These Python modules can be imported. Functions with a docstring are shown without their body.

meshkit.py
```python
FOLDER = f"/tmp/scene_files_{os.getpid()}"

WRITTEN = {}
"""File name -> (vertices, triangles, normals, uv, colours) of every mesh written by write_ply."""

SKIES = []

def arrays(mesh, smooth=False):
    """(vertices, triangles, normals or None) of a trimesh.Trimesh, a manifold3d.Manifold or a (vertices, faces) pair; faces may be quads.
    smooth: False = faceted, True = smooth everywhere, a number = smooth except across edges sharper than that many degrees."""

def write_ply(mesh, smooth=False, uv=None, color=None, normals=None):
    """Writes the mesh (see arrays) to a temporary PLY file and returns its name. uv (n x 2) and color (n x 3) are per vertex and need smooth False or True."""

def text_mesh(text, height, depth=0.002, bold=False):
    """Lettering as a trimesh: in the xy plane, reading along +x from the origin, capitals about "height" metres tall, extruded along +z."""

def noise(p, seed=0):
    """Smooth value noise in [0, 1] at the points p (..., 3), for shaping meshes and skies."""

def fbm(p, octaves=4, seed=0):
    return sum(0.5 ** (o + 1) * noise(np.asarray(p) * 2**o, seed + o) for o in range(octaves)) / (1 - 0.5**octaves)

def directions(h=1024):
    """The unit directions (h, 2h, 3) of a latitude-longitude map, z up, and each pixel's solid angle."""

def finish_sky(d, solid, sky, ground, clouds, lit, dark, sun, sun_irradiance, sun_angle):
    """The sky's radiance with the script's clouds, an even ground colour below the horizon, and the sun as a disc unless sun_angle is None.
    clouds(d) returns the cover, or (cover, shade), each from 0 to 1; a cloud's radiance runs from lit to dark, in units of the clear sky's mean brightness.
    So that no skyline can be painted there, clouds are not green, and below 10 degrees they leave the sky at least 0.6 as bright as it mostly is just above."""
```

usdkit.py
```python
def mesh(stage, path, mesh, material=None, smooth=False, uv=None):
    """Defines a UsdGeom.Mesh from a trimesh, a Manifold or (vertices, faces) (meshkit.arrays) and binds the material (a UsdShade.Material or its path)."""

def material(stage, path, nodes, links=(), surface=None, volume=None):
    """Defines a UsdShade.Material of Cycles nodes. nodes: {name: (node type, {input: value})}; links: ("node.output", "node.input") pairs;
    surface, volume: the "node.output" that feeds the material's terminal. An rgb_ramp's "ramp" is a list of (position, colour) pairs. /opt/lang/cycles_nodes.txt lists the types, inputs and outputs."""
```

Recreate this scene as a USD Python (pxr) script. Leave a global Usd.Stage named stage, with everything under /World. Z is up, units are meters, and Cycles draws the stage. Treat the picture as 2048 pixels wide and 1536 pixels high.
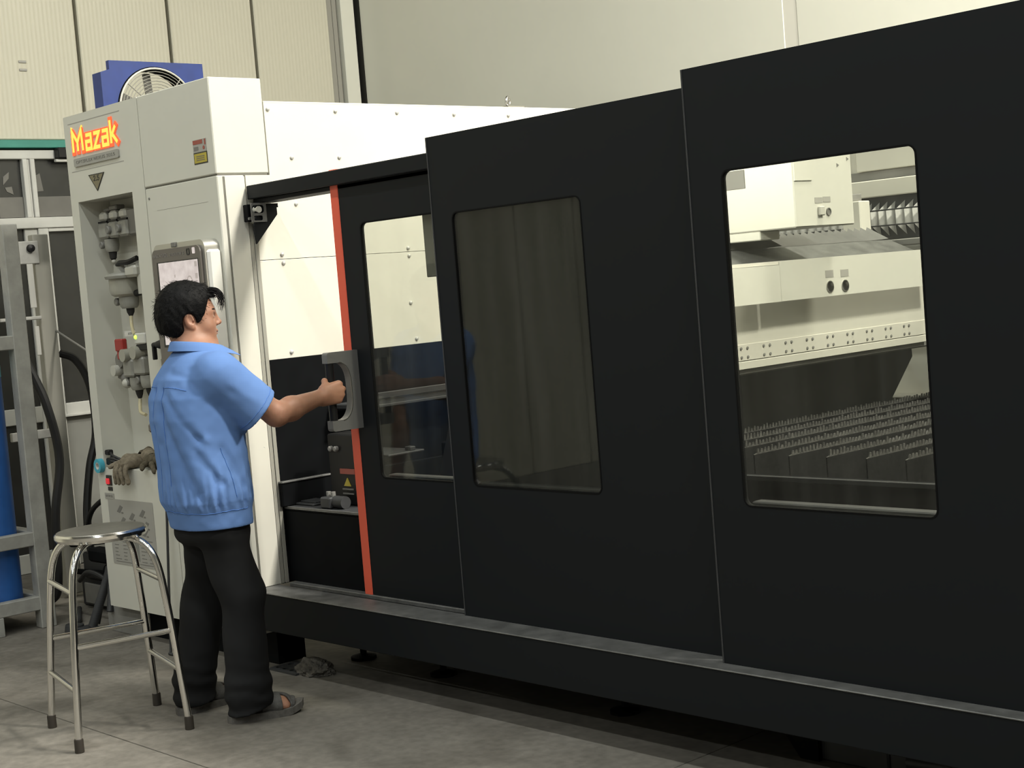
import math, random
import numpy as np, trimesh, manifold3d as m3
from shapely.geometry import Polygon, LineString, Point, box as sbox
from shapely.ops import unary_union
from pxr import Usd, UsdGeom, UsdLux, UsdShade, Gf, Sdf, Vt
import usdkit, meshkit

random.seed(7)
RNG = np.random.default_rng(7)
stage = Usd.Stage.CreateInMemory()
UsdGeom.SetStageUpAxis(stage, 'Z'); UsdGeom.SetStageMetersPerUnit(stage, 1.0)
UsdGeom.Xform.Define(stage, '/World')

# ------------------------------------------------------------------ camera, light, exposure
cam = UsdGeom.Camera.Define(stage, '/World/camera')
RIGHT = (0.67783169, 0.73081786, -0.08030848)
UP = (0.00613886, 0.10360132, 0.99459996)
BACK = (0.73519148, -0.67466437, 0.06573786)
cam.AddTransformOp().Set(Gf.Matrix4d(*RIGHT, 0, *UP, 0, *BACK, 0, 0, 0, 1.55, 1))
cam.CreateHorizontalApertureAttr(36.0); cam.CreateVerticalApertureAttr(27.0)
cam.CreateFocalLengthAttr(36.0 * 3078.28 / 2048.0)
cam.CreateClippingRangeAttr(Gf.Vec2f(0.05, 200.0))
cam.CreateExposureAttr(0.0)

def rect_light(name, pos, target, w, h, power, color):
    l = UsdLux.RectLight.Define(stage, '/World/' + name)
    z = Gf.Vec3d(*pos) - Gf.Vec3d(*target); z.Normalize()
    up = Gf.Vec3d(0, 0, 1) if abs(z[2]) < 0.95 else Gf.Vec3d(0, 1, 0)
    x = Gf.Cross(up, z); x.Normalize(); y = Gf.Cross(z, x)
    l.AddTransformOp().Set(Gf.Matrix4d(*x, 0, *y, 0, *z, 0, *pos, 1))
    l.CreateWidthAttr(w); l.CreateHeightAttr(h)
    l.CreateIntensityAttr(power); l.CreateColorAttr(Gf.Vec3f(*color))
    return l

WARM = (1.0, 0.965, 0.87); COOL = (0.96, 1.0, 0.96)
rect_light('high_bay_over_machine', (-2.0, 5.5, 6.8), (-2.0, 5.5, 0), 0.9, 0.9, 185, WARM)
rect_light('high_bay_right', (1.6, 5.6, 6.8), (1.6, 5.6, 0), 0.9, 0.9, 440, WARM)
for i, y in enumerate((1.2, -2.6, -6.4)):
    rect_light('hall_tube_row_%d' % i, (-1.0, y, 6.9), (-1.0, y, 0), 14.0, 0.22, 36, COOL)
rect_light('enclosure_lamp', (-3.55, 3.79, 1.97), (-3.55, 5.2, 1.6), 1.2, 0.10, 46, WARM)

dome = UsdLux.DomeLight.Define(stage, '/World/dome'); dome.CreateIntensityAttr(0.02)

# ------------------------------------------------------------------ helpers
USED = {}
def numbered(parent, name):
    k = parent + '/' + name
    n = USED.get(k, 0); USED[k] = n + 1
    return k if n == 0 else '%s_%03d' % (k, n)

def meta(prim, label=None, cat=None, group=None, kind=None):
    prim = prim.GetPrim() if hasattr(prim, 'GetPrim') else prim
    for k, v in (('label', label), ('category', cat), ('group', group), ('kind', kind)):
        if v: prim.SetCustomDataByKey(k, v)
    return prim

def tm(m):
    if hasattr(m, 'to_mesh'):
        q = m.to_mesh(); return trimesh.Trimesh(np.array(q.vert_properties[:, :3]), np.array(q.tri_verts), process=False)
    return m

def cat(ms):
    return trimesh.util.concatenate([tm(m) for m in ms])

def put(name, mesh, mat, parent=None, smooth=30, label=None):
    base = '/World' if parent is None else str(parent.GetPath())
    path = numbered(base, name)
    if isinstance(mesh, (list,)): mesh = cat(mesh)
    o = (0, 0, 0)
    p = parent
    while p is not None and str(p.GetPath()) != '/World':
        if p.HasAttribute('xformOp:translate'): o = p.GetAttribute('xformOp:translate').Get()
        p = p.GetParent()
    mesh = tm(mesh).copy(); mesh.apply_translation([-o[0], -o[1], -o[2]])
    g = usdkit.mesh(stage, path, mesh, MAT[mat], smooth=smooth)
    if label: meta(g, label)
    return g.GetPrim()

def thing(name, label, category, base, group=None):
    x = UsdGeom.Xform.Define(stage, numbered('/World', name)); x.AddTranslateOp().Set(Gf.Vec3d(*base))
    return meta(x, label, category, group)

def structure(name, base=(0, 0, 0)):
    x = UsdGeom.Xform.Define(stage, numbered('/World', name)); x.AddTranslateOp().Set(Gf.Vec3d(*base))
    return meta(x, kind='structure')

def bx(x0, x1, y0, y1, z0, z1, b=0.0):
    x0, x1 = min(x0, x1), max(x0, x1); y0, y1 = min(y0, y1), max(y0, y1); z0, z1 = min(z0, z1), max(z0, z1)
    if b <= 0:
        m = trimesh.creation.box([x1 - x0, y1 - y0, z1 - z0]); m.apply_translation([(x0 + x1) / 2, (y0 + y1) / 2, (z0 + z1) / 2]); return m
    pts = []
    for X, sx in ((x0, 1), (x1, -1)):
        for Y, sy in ((y0, 1), (y1, -1)):
            for Z, sz in ((z0, 1), (z1, -1)):
                pts += [(X, Y + sy * b, Z + sz * b), (X + sx * b, Y, Z + sz * b), (X + sx * b, Y + sy * b, Z)]
    return tm(m3.Manifold.hull_points(np.array(pts)))

def rrect(x0, x1, z0, z1, r):
    return sbox(x0 + r, z0 + r, x1 - r, z1 - r).buffer(r, quad_segs=6)

def ext(poly, depth):
    gs = getattr(poly, 'geoms', [poly])
    return trimesh.util.concatenate([trimesh.creation.extrude_polygon(g, depth, engine='earcut') for g in gs])

def plate_y(poly, y0, y1):       # polygon in (x, z), extruded from y0 to y1
    m = ext(poly, abs(y1 - y0)); T = np.eye(4); T[:3, :3] = [[1, 0, 0], [0, 0, -1], [0, 1, 0]]
    m.apply_transform(T); m.apply_translation([0, max(y0, y1), 0]); return m

def plate_x(poly, x0, x1):       # polygon in (y, z), extruded from x0 to x1
    m = ext(poly, abs(x1 - x0)); T = np.eye(4); T[:3, :3] = [[0, 0, 1], [1, 0, 0], [0, 1, 0]]
    m.apply_transform(T); m.apply_translation([min(x0, x1), 0, 0]); return m

def plate_z(poly, z0, z1):
    m = ext(poly, z1 - z0); m.apply_translation([0, 0, z0]); return m

def rod(a, b, r, r2=None, n=16):
    a, b = np.array(a, float), np.array(b, float); L = np.linalg.norm(b - a)
    m = trimesh.creation.cylinder(r, L, sections=n) if r2 is None else tm(m3.Manifold.cylinder(L, r, r2, n))
    if r2 is not None: m.apply_translation([0, 0, -L / 2])
    m.apply_transform(trimesh.geometry.align_vectors([0, 0, 1], (b - a) / L)); m.apply_translation((a + b) / 2); return m

def spline(pts, n=8):
    p = np.array(pts, float); p = np.vstack([2 * p[0] - p[1], p, 2 * p[-1] - p[-2]]); out = []
    for i in range(1, len(p) - 2):
        for t in np.linspace(0, 1, n, endpoint=False):
            a, b, c, d = p[i - 1:i + 3]
            out.append(.5 * (2 * b + (c - a) * t + (2 * a - 5 * b + 4 * c - d) * t * t + (3 * b - a - 3 * c + d) * t ** 3))
    out.append(p[-2]); return np.array(out)

def tube(pts, r, sides=10, n=8, smooth=True):
    p = spline(pts, n) if smooth else np.array(pts, float)
    t = np.gradient(p, axis=0); t /= np.linalg.norm(t, axis=1, keepdims=True)
    ref = np.array([0, 0, 1.0]) if abs(t[0][2]) < .9 else np.array([1.0, 0, 0])
    a = np.cross(t[0], ref); a /= np.linalg.norm(a); A = []
    for k in t:
        a = a - k * (a @ k); a /= np.linalg.norm(a); A.append(a)
    A = np.array(A); B = np.cross(t, A); ang = np.arange(sides) * 2 * np.pi / sides
    R = np.broadcast_to(r, (len(p),))[:, None, None]
    v = (p[:, None] + R * (np.cos(ang)[None, :, None] * A[:, None] + np.sin(ang)[None, :, None] * B[:, None])).reshape(-1, 3)
    f = []
    for i in range(len(p) - 1):
        for j in range(sides):
            k = (j + 1) % sides; q = [i * sides + j, i * sides + k, (i + 1) * sides + k, (i + 1) * sides + j]
            f += [[q[0], q[1], q[2]], [q[0], q[2], q[3]]]
    e = len(v); v = np.vstack([v, p[0], p[-1]])
    for j in range(sides):
        k = (j + 1) % sides; f.append([e, k, j]); o = (len(p) - 1) * sides; f.append([e + 1, o + j, o + k])
    m = trimesh.Trimesh(v, f, process=False)
    if m.volume < 0: m.invert()
    return m

def lathe(prof, n=24):           # profile of (r, z)
    prof = [(max(r, 1e-4), z) for r, z in prof]
    m = trimesh.creation.revolve(np.array(prof), sections=n)
    if m.volume < 0: m.invert()
    return m

def at(m, x=0, y=0, z=0, axis=None):
    m = m.copy()
    if axis is not None: m.apply_transform(trimesh.geometry.align_vectors([0, 0, 1], axis))
    m.apply_translation([x, y, z]); return m

def text_y(s, x, z, h, y, depth=0.002, width=None, bold=False):   # reads along +x on a face looking towards -y
    m = meshkit.text_mesh(s, h, depth, bold); w = m.bounds[1][0] - m.bounds[0][0]
    if width: m.apply_scale([width / w, 1, 1])
    T = np.eye(4); T[:3, :3] = [[1, 0, 0], [0, 0, -1], [0, 1, 0]]; m.apply_transform(T)
    m.apply_translation([x - m.bounds[0][0], y - m.bounds[1][1], z - m.bounds[0][2]]); return m

# ------------------------------------------------------------------ materials
MAT = {}
def simple(name, col, rough=.5, metal=0., spec=.5, noise=None, bump=None, **kw):
    nodes = {'p': ('principled_bsdf', {'base_color': col, 'roughness': rough, 'metallic': metal, 'specular_ior_level': spec, **kw})}
    links = []
    if noise or bump: nodes['g'] = ('geometry', {})
    if noise:
        sc, amt = noise
        nodes['n'] = ('noise_texture', {'scale': sc, 'detail': 5.0, 'roughness': .6})
        nodes['r'] = ('rgb_ramp', {'ramp': [(.3, tuple(c * (1 - amt) for c in col)), (.7, tuple(min(1, c * (1 + amt)) for c in col))]})
        links += [('g.position', 'n.vector'), ('n.fac', 'r.fac'), ('r.color', 'p.base_color')]
    if bump:
        sc, dist = bump
        nodes['bn'] = ('noise_texture', {'scale': sc, 'detail': 3.0}); nodes['b'] = ('bump', {'strength': 1.0, 'distance': dist})
        links += [('g.position', 'bn.vector'), ('bn.fac', 'b.height'), ('b.normal', 'p.normal')]
    MAT[name] = usdkit.material(stage, '/World/Looks/' + name, nodes, links, surface='p.BSDF')

simple('ivory', (.59, .58, .515), .42, noise=(2.0, .03))
simple('ivory_wall', (.64, .62, .545), .45, noise=(1.5, .03))
simple('ivory_dark', (.30, .29, .25), .5)
simple('black_paint', (.0052, .0066, .0080), .6, spec=.20, bump=(900.0, .00012))
simple('black_dull', (.0036, .0041, .0048), .7, spec=.08, noise=(6.0, .35))
simple('black_plastic', (.006, .006, .0065), .45, spec=.3)
simple('charcoal', (.030, .031, .033), .55, noise=(9.0, .25))
simple('dusty_steel', (.15, .15, .145), .5, metal=.5, noise=(14.0, .3))
simple('dull_grey', (.22, .215, .20), .6, noise=(8.0, .15))
simple('handle_grey', (.16, .157, .152), .42, metal=.3, bump=(700.0, .0003))
simple('red_strip', (.72, .10, .05), .5)
simple('chrome', (.78, .77, .74), .12, metal=1.0)
simple('steel', (.55, .54, .51), .28, metal=1.0)
simple('seat_steel', (.30, .29, .265), .33, metal=.9, noise=(30.0, .12))
simple('gasket', (.004, .004, .004), .7, spec=.1)
simple('slat_tip_lit', (.13, .127, .12), .45, metal=.4, noise=(70.0, .5))
simple('rubber', (.015, .014, .013), .7)
simple('foot_cap', (.03, .024, .018), .6)
simple('zinc', (.60, .59, .55), .28, metal=.35)
simple('blue_paint', (.012, .035, .19), .45, noise=(4.0, .25))
simple('cylinder_blue', (.02, .105, .36), .42, noise=(5.0, .2))
simple('rack_grey', (.33, .325, .30), .55, noise=(10.0, .18))
simple('white_print', (.60, .59, .55), .5)
simple('grey_print', (.34, .33, .30), .55)
simple('grey_print_dark', (.17, .165, .15), .55)
simple('regulator_grey', (.27, .265, .235), .45, noise=(20.0, .12))
simple('regulator_light', (.46, .45, .40), .45)
simple('clear_bowl', (.33, .32, .27), .25)
simple('hose_black', (.012, .012, .012), .5)
simple('hose_clear', (.50, .44, .28), .3)
simple('valve_red', (.32, .03, .025), .45)
simple('glove_cloth', (.20, .17, .125), .95, spec=.1, noise=(45.0, .35), bump=(220.0, .002))
simple('glove_dark', (.10, .085, .06), .95, spec=.1, noise=(45.0, .4), bump=(220.0, .002))
simple('tape_cyan', (.06, .36, .47), .5)
simple('teal_paint', (.035, .22, .17), .5, noise=(3.0, .15))
simple('alu_frame', (.50, .495, .46), .5, noise=(3.0, .08))
simple('pane_dark', (.028, .028, .026), .25, noise=(3.0, .25))
simple('pane_pale', (.13, .125, .11), .5, noise=(5.0, .12))
simple('wall_grey', (.21, .21, .19), .6, noise=(3.0, .08))
simple('seam_grey', (.15, .145, .12), .6)
simple('label_yellow', (.42, .34, .04), .5)
simple('label_black', (.02, .02, .018), .5)
simple('label_red', (.30, .07, .05), .5)
simple('triangle_olive', (.19, .165, .095), .5)
simple('rag', (.12, .11, .095), .9, noise=(30.0, .4), bump=(120.0, .004))
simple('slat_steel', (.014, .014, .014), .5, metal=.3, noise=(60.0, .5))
simple('shadow_black', (.017, .019, .023), .6, noise=(3.0, .3))
simple('bellows_grey', (.55, .545, .52), .35, noise=(25.0, .1))
simple('skin', (.33, .165, .105), .5, spec=.4, noise=(28.0, .07), subsurface_weight=.12, subsurface_scale=.006)
simple('lip', (.36, .15, .11), .5)
simple('eye_white', (.6, .58, .55), .2)
simple('iris', (.02, .012, .008), .2)
simple('hair', (.0036, .0035, .0037), .6, spec=.12, bump=(260.0, .0012))
simple('shirt_blue', (.112, .205, .44), .85, spec=.15, noise=(5.0, .05), bump=(1400.0, .0002))
simple('shirt_seam', (.085, .185, .47), .85, spec=.15)
simple('trousers_black', (.010, .0102, .0108), .85, spec=.2, noise=(6.0, .2), bump=(1300.0, .0002))
simple('sandal', (.075, .072, .068), .75, noise=(40.0, .3), bump=(300.0, .001))
simple('sandal_sole', (.095, .088, .08), .8, noise=(40.0, .3))
simple('silver_lit', (.80, .79, .74), .3, metal=.25)
simple('silver_pod', (.50, .49, .45), .32, metal=.75)
simple('pod_face', (.13, .115, .10), .4)
simple('pod_print', (.22, .205, .19), .5)
simple('switch_red', (.5, .02, .03), .4, emission_color=(1.0, .05, .06), emission_strength=.35)
simple('led_green', (.4, .8, .1), .4, emission_color=(.6, 1.0, .12), emission_strength=1.2)
simple('sign_orange', (.9, .45, .1), .5, emission_color=(1.0, .50, .055), emission_strength=1.15)
simple('sign_red', (.8, .1, .03), .5, emission_color=(1.0, .105, .03), emission_strength=.85)
simple('screen_mark', (.3, .26, .24), .5, emission_color=(.55, .48, .45), emission_strength=.45)

MAT['screen'] = usdkit.material(stage, '/World/Looks/screen', {
    'g': ('geometry', {}), 'n': ('noise_texture', {'scale': 24.0, 'detail': 3.0}),
    'r': ('rgb_ramp', {'ramp': [(.35, (.58, .50, .47)), (.62, (.70, .62, .58))]}),
    'p': ('principled_bsdf', {'base_color': (.05, .05, .05), 'roughness': .3, 'emission_strength': .95})},
    [('g.position', 'n.vector'), ('n.fac', 'r.fac'), ('r.color', 'p.emission_color')], surface='p.BSDF')

def pane(name, tint, dust):
    MAT[name] = usdkit.material(stage, '/World/Looks/' + name, {
        't': ('transparent_bsdf', {'color': tint}), 'g': ('glossy_bsdf', {'roughness': .02, 'color': (1, 1, 1)}),
        'f0': ('layer_weight', {'blend': .5}), 'f1': ('math', {'math_type': 'power', 'value2': 5.0}), 'f': ('math', {'math_type': 'multiply_add', 'value2': .9, 'value3': .022}), 'm': ('mix_closure', {}),
        'd': ('diffuse_bsdf', {'color': (.55, .55, .52)}),
        'geo': ('geometry', {}), 'mp': ('mapping', {'scale': (14.0, 14.0, 1.2)}), 'n': ('noise_texture', {'scale': 1.0, 'detail': 4.0}),
        'mr': ('map_range', {'from_min': .35, 'from_max': .75, 'to_min': dust * .3, 'to_max': dust * 1.6, 'clamp': True}),
        'm2': ('mix_closure', {})},
        [('t.BSDF', 'm.closure1'), ('g.BSDF', 'm.closure2'), ('f0.facing', 'f1.value1'), ('f1.value', 'f.value1'), ('f.value', 'm.fac'), ('geo.position', 'mp.vector'), ('mp.vector', 'n.vector'),
         ('n.fac', 'mr.value'), ('mr.result', 'm2.fac'), ('m.closure', 'm2.closure1'), ('d.BSDF', 'm2.closure2')], surface='m2.closure')
pane('machine_glass', (.80, .81, .775), .014)
pane('wall_glass', (.75, .75, .72), .02)

# concrete floor: mottled, dusty, with darker oily patches
MAT['concrete'] = usdkit.material(stage, '/World/Looks/concrete', {
    'g': ('geometry', {}),
    'n1': ('noise_texture', {'scale': 1.1, 'detail': 6.0, 'roughness': .62}), 'r1': ('rgb_ramp', {'ramp': [(.3, (.14, .128, .110)), (.55, (.20, .184, .159)), (.75, (.25, .230, .199))]}),
    'n2': ('noise_texture', {'scale': 26.0, 'detail': 4.0}), 'r2': ('rgb_ramp', {'ramp': [(.3, (.78, .78, .78)), (.7, (1.05, 1.05, 1.05))]}),
    'n3': ('noise_texture', {'scale': 3.2, 'detail': 3.0, 'distortion': .6}), 'r3': ('rgb_ramp', {'ramp': [(.34, (.72, .71, .70)), (.5, (1, 1, 1))]}),
    'm1': ('mix', {'mix_type': 'multiply', 'fac': 1.0}), 'm2': ('mix', {'mix_type': 'multiply', 'fac': .8}),
    'b': ('bump', {'strength': .5, 'distance': .002}),
    'p': ('principled_bsdf', {'roughness': .72, 'specular_ior_level': .25})},
    [('g.position', 'n1.vector'), ('g.position', 'n2.vector'), ('g.position', 'n3.vector'), ('n1.fac', 'r1.fac'), ('n2.fac', 'r2.fac'), ('n3.fac', 'r3.fac'),
     ('r1.color', 'm1.color1'), ('r2.color', 'm1.color2'), ('m1.color', 'm2.color1'), ('r3.color', 'm2.color2'), ('m2.color', 'p.base_color'),
     ('n2.fac', 'b.height'), ('b.normal', 'p.normal')], surface='p.BSDF')

# sandwich wall panels: fine vertical ribs
def ribbed(name, col, rough, axis):
    MAT[name] = usdkit.material(stage, '/World/Looks/' + name, {
        'g': ('geometry', {}), 'w': ('wave_texture', {'wave_type': 'bands', 'bands_direction': axis, 'profile': 'sine', 'scale': 11.0}),
        'n': ('noise_texture', {'scale': .8, 'detail': 3.0}), 'r': ('rgb_ramp', {'ramp': [(.3, tuple(c * .95 for c in col)), (.7, col)]}),
        'b': ('bump', {'strength': .5, 'distance': .002}), 'p': ('principled_bsdf', {'roughness': rough, 'specular_ior_level': .5})},
        [('g.position', 'w.vector'), ('g.position', 'n.vector'), ('n.fac', 'r.fac'), ('r.color', 'p.base_color'), ('w.fac', 'b.height'), ('b.normal', 'p.normal')], surface='p.BSDF')
ribbed('wall_ribbed', (.55, .525, .42), .5, 'y')
simple('wall_smooth', (.66, .655, .57), .28, noise=(.7, .04))
simple('hall_paint', (.16, .155, .14), .7)

# ------------------------------------------------------------------ hall
XL, YR, ZC = -9.0, 7.03, 7.3
fl = structure('floor')
put('floor_base', bx(XL - .2, 8.2, -9.2, YR + .2, -.30, -.03), 'seam_grey', fl)
for y0, y1 in ((-9.0, -3.4), (-3.4, 2.625), (2.625, YR)):
    xs = [XL, -3.2, 2.4, 8.0]
    for x0, x1 in zip(xs[:-1], xs[1:]):
        put('floor_slab', bx(x0 + .002, x1 - .002, y0 + .0025, y1 - .0025, -.05, 0.0, .0015), 'concrete', fl)
ce = structure('ceiling'); put('ceiling_sheet', bx(XL - .2, 8.2, -9.2, YR + .2, ZC, ZC + .1), 'hall_paint', ce)
wr = structure('wall_right'); put('wall_sheet', bx(8.0, 8.15, -9.2, YR + .2, 0, ZC), 'hall_paint', wr)
wf = structure('wall_front'); put('wall_sheet', bx(XL - .2, 8.0, -9.2, -9.0, 0, ZC), 'hall_paint', wf)

wl = structure('wall_left')
put('wall_backing', [bx(XL - .16, XL - .06, -9.0, 3.0, 0, ZC), bx(XL - .16, XL - .06, 3.0, YR, 2.60, ZC), bx(XL - .16, XL - .06, 3.0, YR, 0, .94), bx(XL - .16, XL - .06, 5.46, YR, .94, 2.6)], 'seam_grey', wl)
edges = [-9.0] + [4.117 - .667 * k for k in range(19, 0, -1) if 4.117 - .667 * k > -8.9] + [4.117, 4.784, 5.451, 6.118, 6.77]
for a, b in zip(edges[:-1], edges[1:]):
    z0 = 2.665 if a > 2.9 else 0.0
    put('wall_panel', bx(XL - .06, XL, a + .012, b - .012, z0, ZC, .006), 'wall_ribbed', wl, smooth=False)
for y0, y1, x in ((6.77, 6.82, -.03), (6.83, 6.87, -.04), (6.88, 7.0, 0.0)):
    put('corner_strip', bx(XL - .06, XL + x, y0, y1, 0, ZC, .004), 'wall_smooth' if x == 0 else 'ivory_dark', wl)
put('lower_panel', [bx(XL - .06, XL - .02, 4.452, 6.7, 0.0, .93, .003)], 'wall_grey', wl)
put('lower_stile', bx(XL - .06, XL + .01, 4.385, 4.45, 0.0, .94, .004), 'alu_frame', wl)
put('lintel', bx(XL - .06, XL + .03, 2.6, 5.46, 2.612, 2.660, .004), 'teal_paint', wl)
put('wall_socket', [bx(XL, XL + .006, 4.37, 4.42, 3.085 + d, 3.10 + d, .002) for d in (0, .05)], 'grey_print', wl)

wi = structure('window_1')
put('window_frame', [bx(XL - .06, XL + .012, 2.6, 5.46, 2.545, 2.60, .004), bx(XL - .05, XL + .02, 2.6, 5.46, 2.118, 2.185, .004),
    bx(XL - .05, XL + .02, 4.322, 4.352, 2.185, 2.545, .003), bx(XL - .05, XL + .005, 4.352, 4.372, 2.185, 2.545, .003), bx(XL - .05, XL + .02, 4.372, 4.402, 2.185, 2.545, .003),
    bx(XL - .05, XL + .02, 3.0, 3.06, .0, 2.12, .004)], 'alu_frame', wi)
put('casement_frame', [bx(XL - .045, XL + .015, 4.385, 4.452, .94, 2.118, .004), bx(XL - .045, XL + .015, 4.452, 5.44, .945, 1.02, .004), bx(XL - .045, XL + .010, 4.452, 5.44, 2.095, 2.118, .003), bx(XL - .045, XL + .015, 5.38, 5.44, 1.02, 2.1, .004)], 'alu_frame', wi)
put('window_sill', bx(XL - .05, XL + .035, 4.37, 5.46, .935, .95, .003), 'alu_frame', wi)
put('door_closer', bx(XL + .01, XL + .07, 4.54, 4.66, 2.545, 2.61, .005), 'black_plastic', wi)
put('closer_arm', bx(XL + .02, XL + .05, 4.53, 4.70, 2.522, 2.540, .003), 'alu_frame', wi)
put('glass_pane', bx(XL - .03, XL - .022, 4.452, 5.40, 1.02, 2.10), 'pane_dark', wi)
put('glass_pane', bx(XL - .03, XL - .022, 4.402, 5.44, 2.185, 2.55), 'pane_dark', wi)
put('glass_pane', bx(XL - .03, XL - .022, 3.0, 4.322, 2.185, 2.55), 'pane_dark', wi)
put('pale_strip', [bx(XL - .022, XL - .016, 4.402, 5.40, 2.19, 2.315), bx(XL - .022, XL - .016, 4.16, 4.322, 2.19, 2.315)], 'pane_pale', wi)  # paler strips along the lower part of the transom panes
put('pane_patch', [plate_x(Polygon([(4.20, 2.39), (4.24, 2.43), (4.245, 2.47), (4.205, 2.44)]), XL - .022, XL - .018), plate_x(Polygon([(4.21, 2.375), (4.255, 2.38), (4.262, 2.33), (4.22, 2.35)]), XL - .022, XL - .018),
    plate_x(Polygon([(4.405, 2.44), (4.445, 2.46), (4.46, 2.35), (4.405, 2.345)]), XL - .022, XL - .018)], 'pane_pale', wi)
do = structure('door_1')
put('door_leaf', bx(XL - .045, XL - .02, 3.06, 4.30, .05, 2.118), 'pane_dark', do)
put('door_stile', [bx(XL - .05, XL + .0, 3.06, 3.12, .02, 2.118, .004), bx(XL - .05, XL + .0, 4.30, 4.385, .0, 2.118, .004), bx(XL - .05, XL, 3.12, 4.30, .0, .12, .004), bx(XL - .05, XL, 3.12, 4.30, .92, 1.02, .004)], 'alu_frame', do)

wb = structure('wall_rear')
put('wall_backing', bx(XL - .2, 8.0, YR + .05, YR + .15, 0, ZC), 'seam_grey', wb)
xs = [XL + .025, -5.17, -1.35, 2.5, 6.3, 8.0]
for a, b in zip(xs[:-1], xs[1:]):
    put('wall_panel', bx(a + (.045 if a > XL + .1 else 0), b - .045, YR, YR + .05, 0, ZC, .004), 'wall_smooth', wb)
for a in xs[1:-1]:
    put('joint_strip', bx(a - .05, a + .05, YR + .004, YR + .03, 0, ZC, .003), 'ivory_wall', wb)
put('wall_fixing', [at(trimesh.creation.icosphere(2, .008), -4.69, YR, 2.68), at(trimesh.creation.icosphere(2, .008), -4.685, YR, 2.56)], 'zinc', wb)

# ------------------------------------------------------------------ laser cutting machine
mc = thing('laser_cutting_machine', 'large white laser cutting machine with stepped black sliding front doors', 'machine', (-3.5, 4.8, 0))
XE, YB = -5.517, 6.0
# end wall on the left: ivory above, black below, bolted panels
yz = lambda y0, y1, z0, z1: sbox(y0, z0, y1, z1)
put('end_wall_panel', [bx(XE - .05, XE, 3.64, YB, 1.3025, 1.7265, .001)], 'ivory_wall', mc)
put('end_wall_panel', plate_x(Polygon([(3.64, 1.729), (YB, 1.729), (YB, 2.394), (3.763, 2.394), (3.763, 2.088), (3.64, 2.088)]), XE - .05, XE), 'ivory_wall', mc)
put('end_wall_cap', bx(XE - .075, XE - .004, 3.765, YB, 2.394, 2.402, .002), 'ivory_wall', mc)
put('end_wall_skirt', bx(XE - .05, XE, 3.64, YB, .345, 1.3025, .001), 'black_dull', mc)
def bolt(y, z, r=.0095):
    m = lathe([(0, .0), (r, 0), (r, .003), (r * .75, .007), (r * .35, .0085), (0, .009)], 14); return at(m, XE, y, z, [1, 0, 0])
for y, z in ((3.782, 2.367), (4.138, 2.364), (4.486, 2.363), (4.83, 2.36), (5.18, 2.36), (5.53, 2.36), (3.884, 2.161), (3.885, 1.962), (3.789, 1.748), (3.793, 1.711), (3.793, 1.328),
             (4.485, 1.745), (4.487, 1.710), (4.473, 1.494), (4.49, 1.327), (5.18, 1.747), (5.18, 1.711), (4.138, 2.161), (4.83, 2.161)):
    put('bolt', bolt(y, z), 'zinc', mc)
eb = put('lifting_eye', at(tm(m3.Manifold(m3.Mesh(np.array(trimesh.creation.torus(.021, .0075).vertices, np.float32), np.array(trimesh.creation.torus(.021, .0075).faces, np.uint32)))), XE - .03, 5.215, 2.432, [.9, .45, 0]), 'steel', mc)
put('eye_base', bx(XE - .05, XE - .005, 5.19, 5.30, 2.402, 2.410, .002), 'steel', eb)

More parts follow.
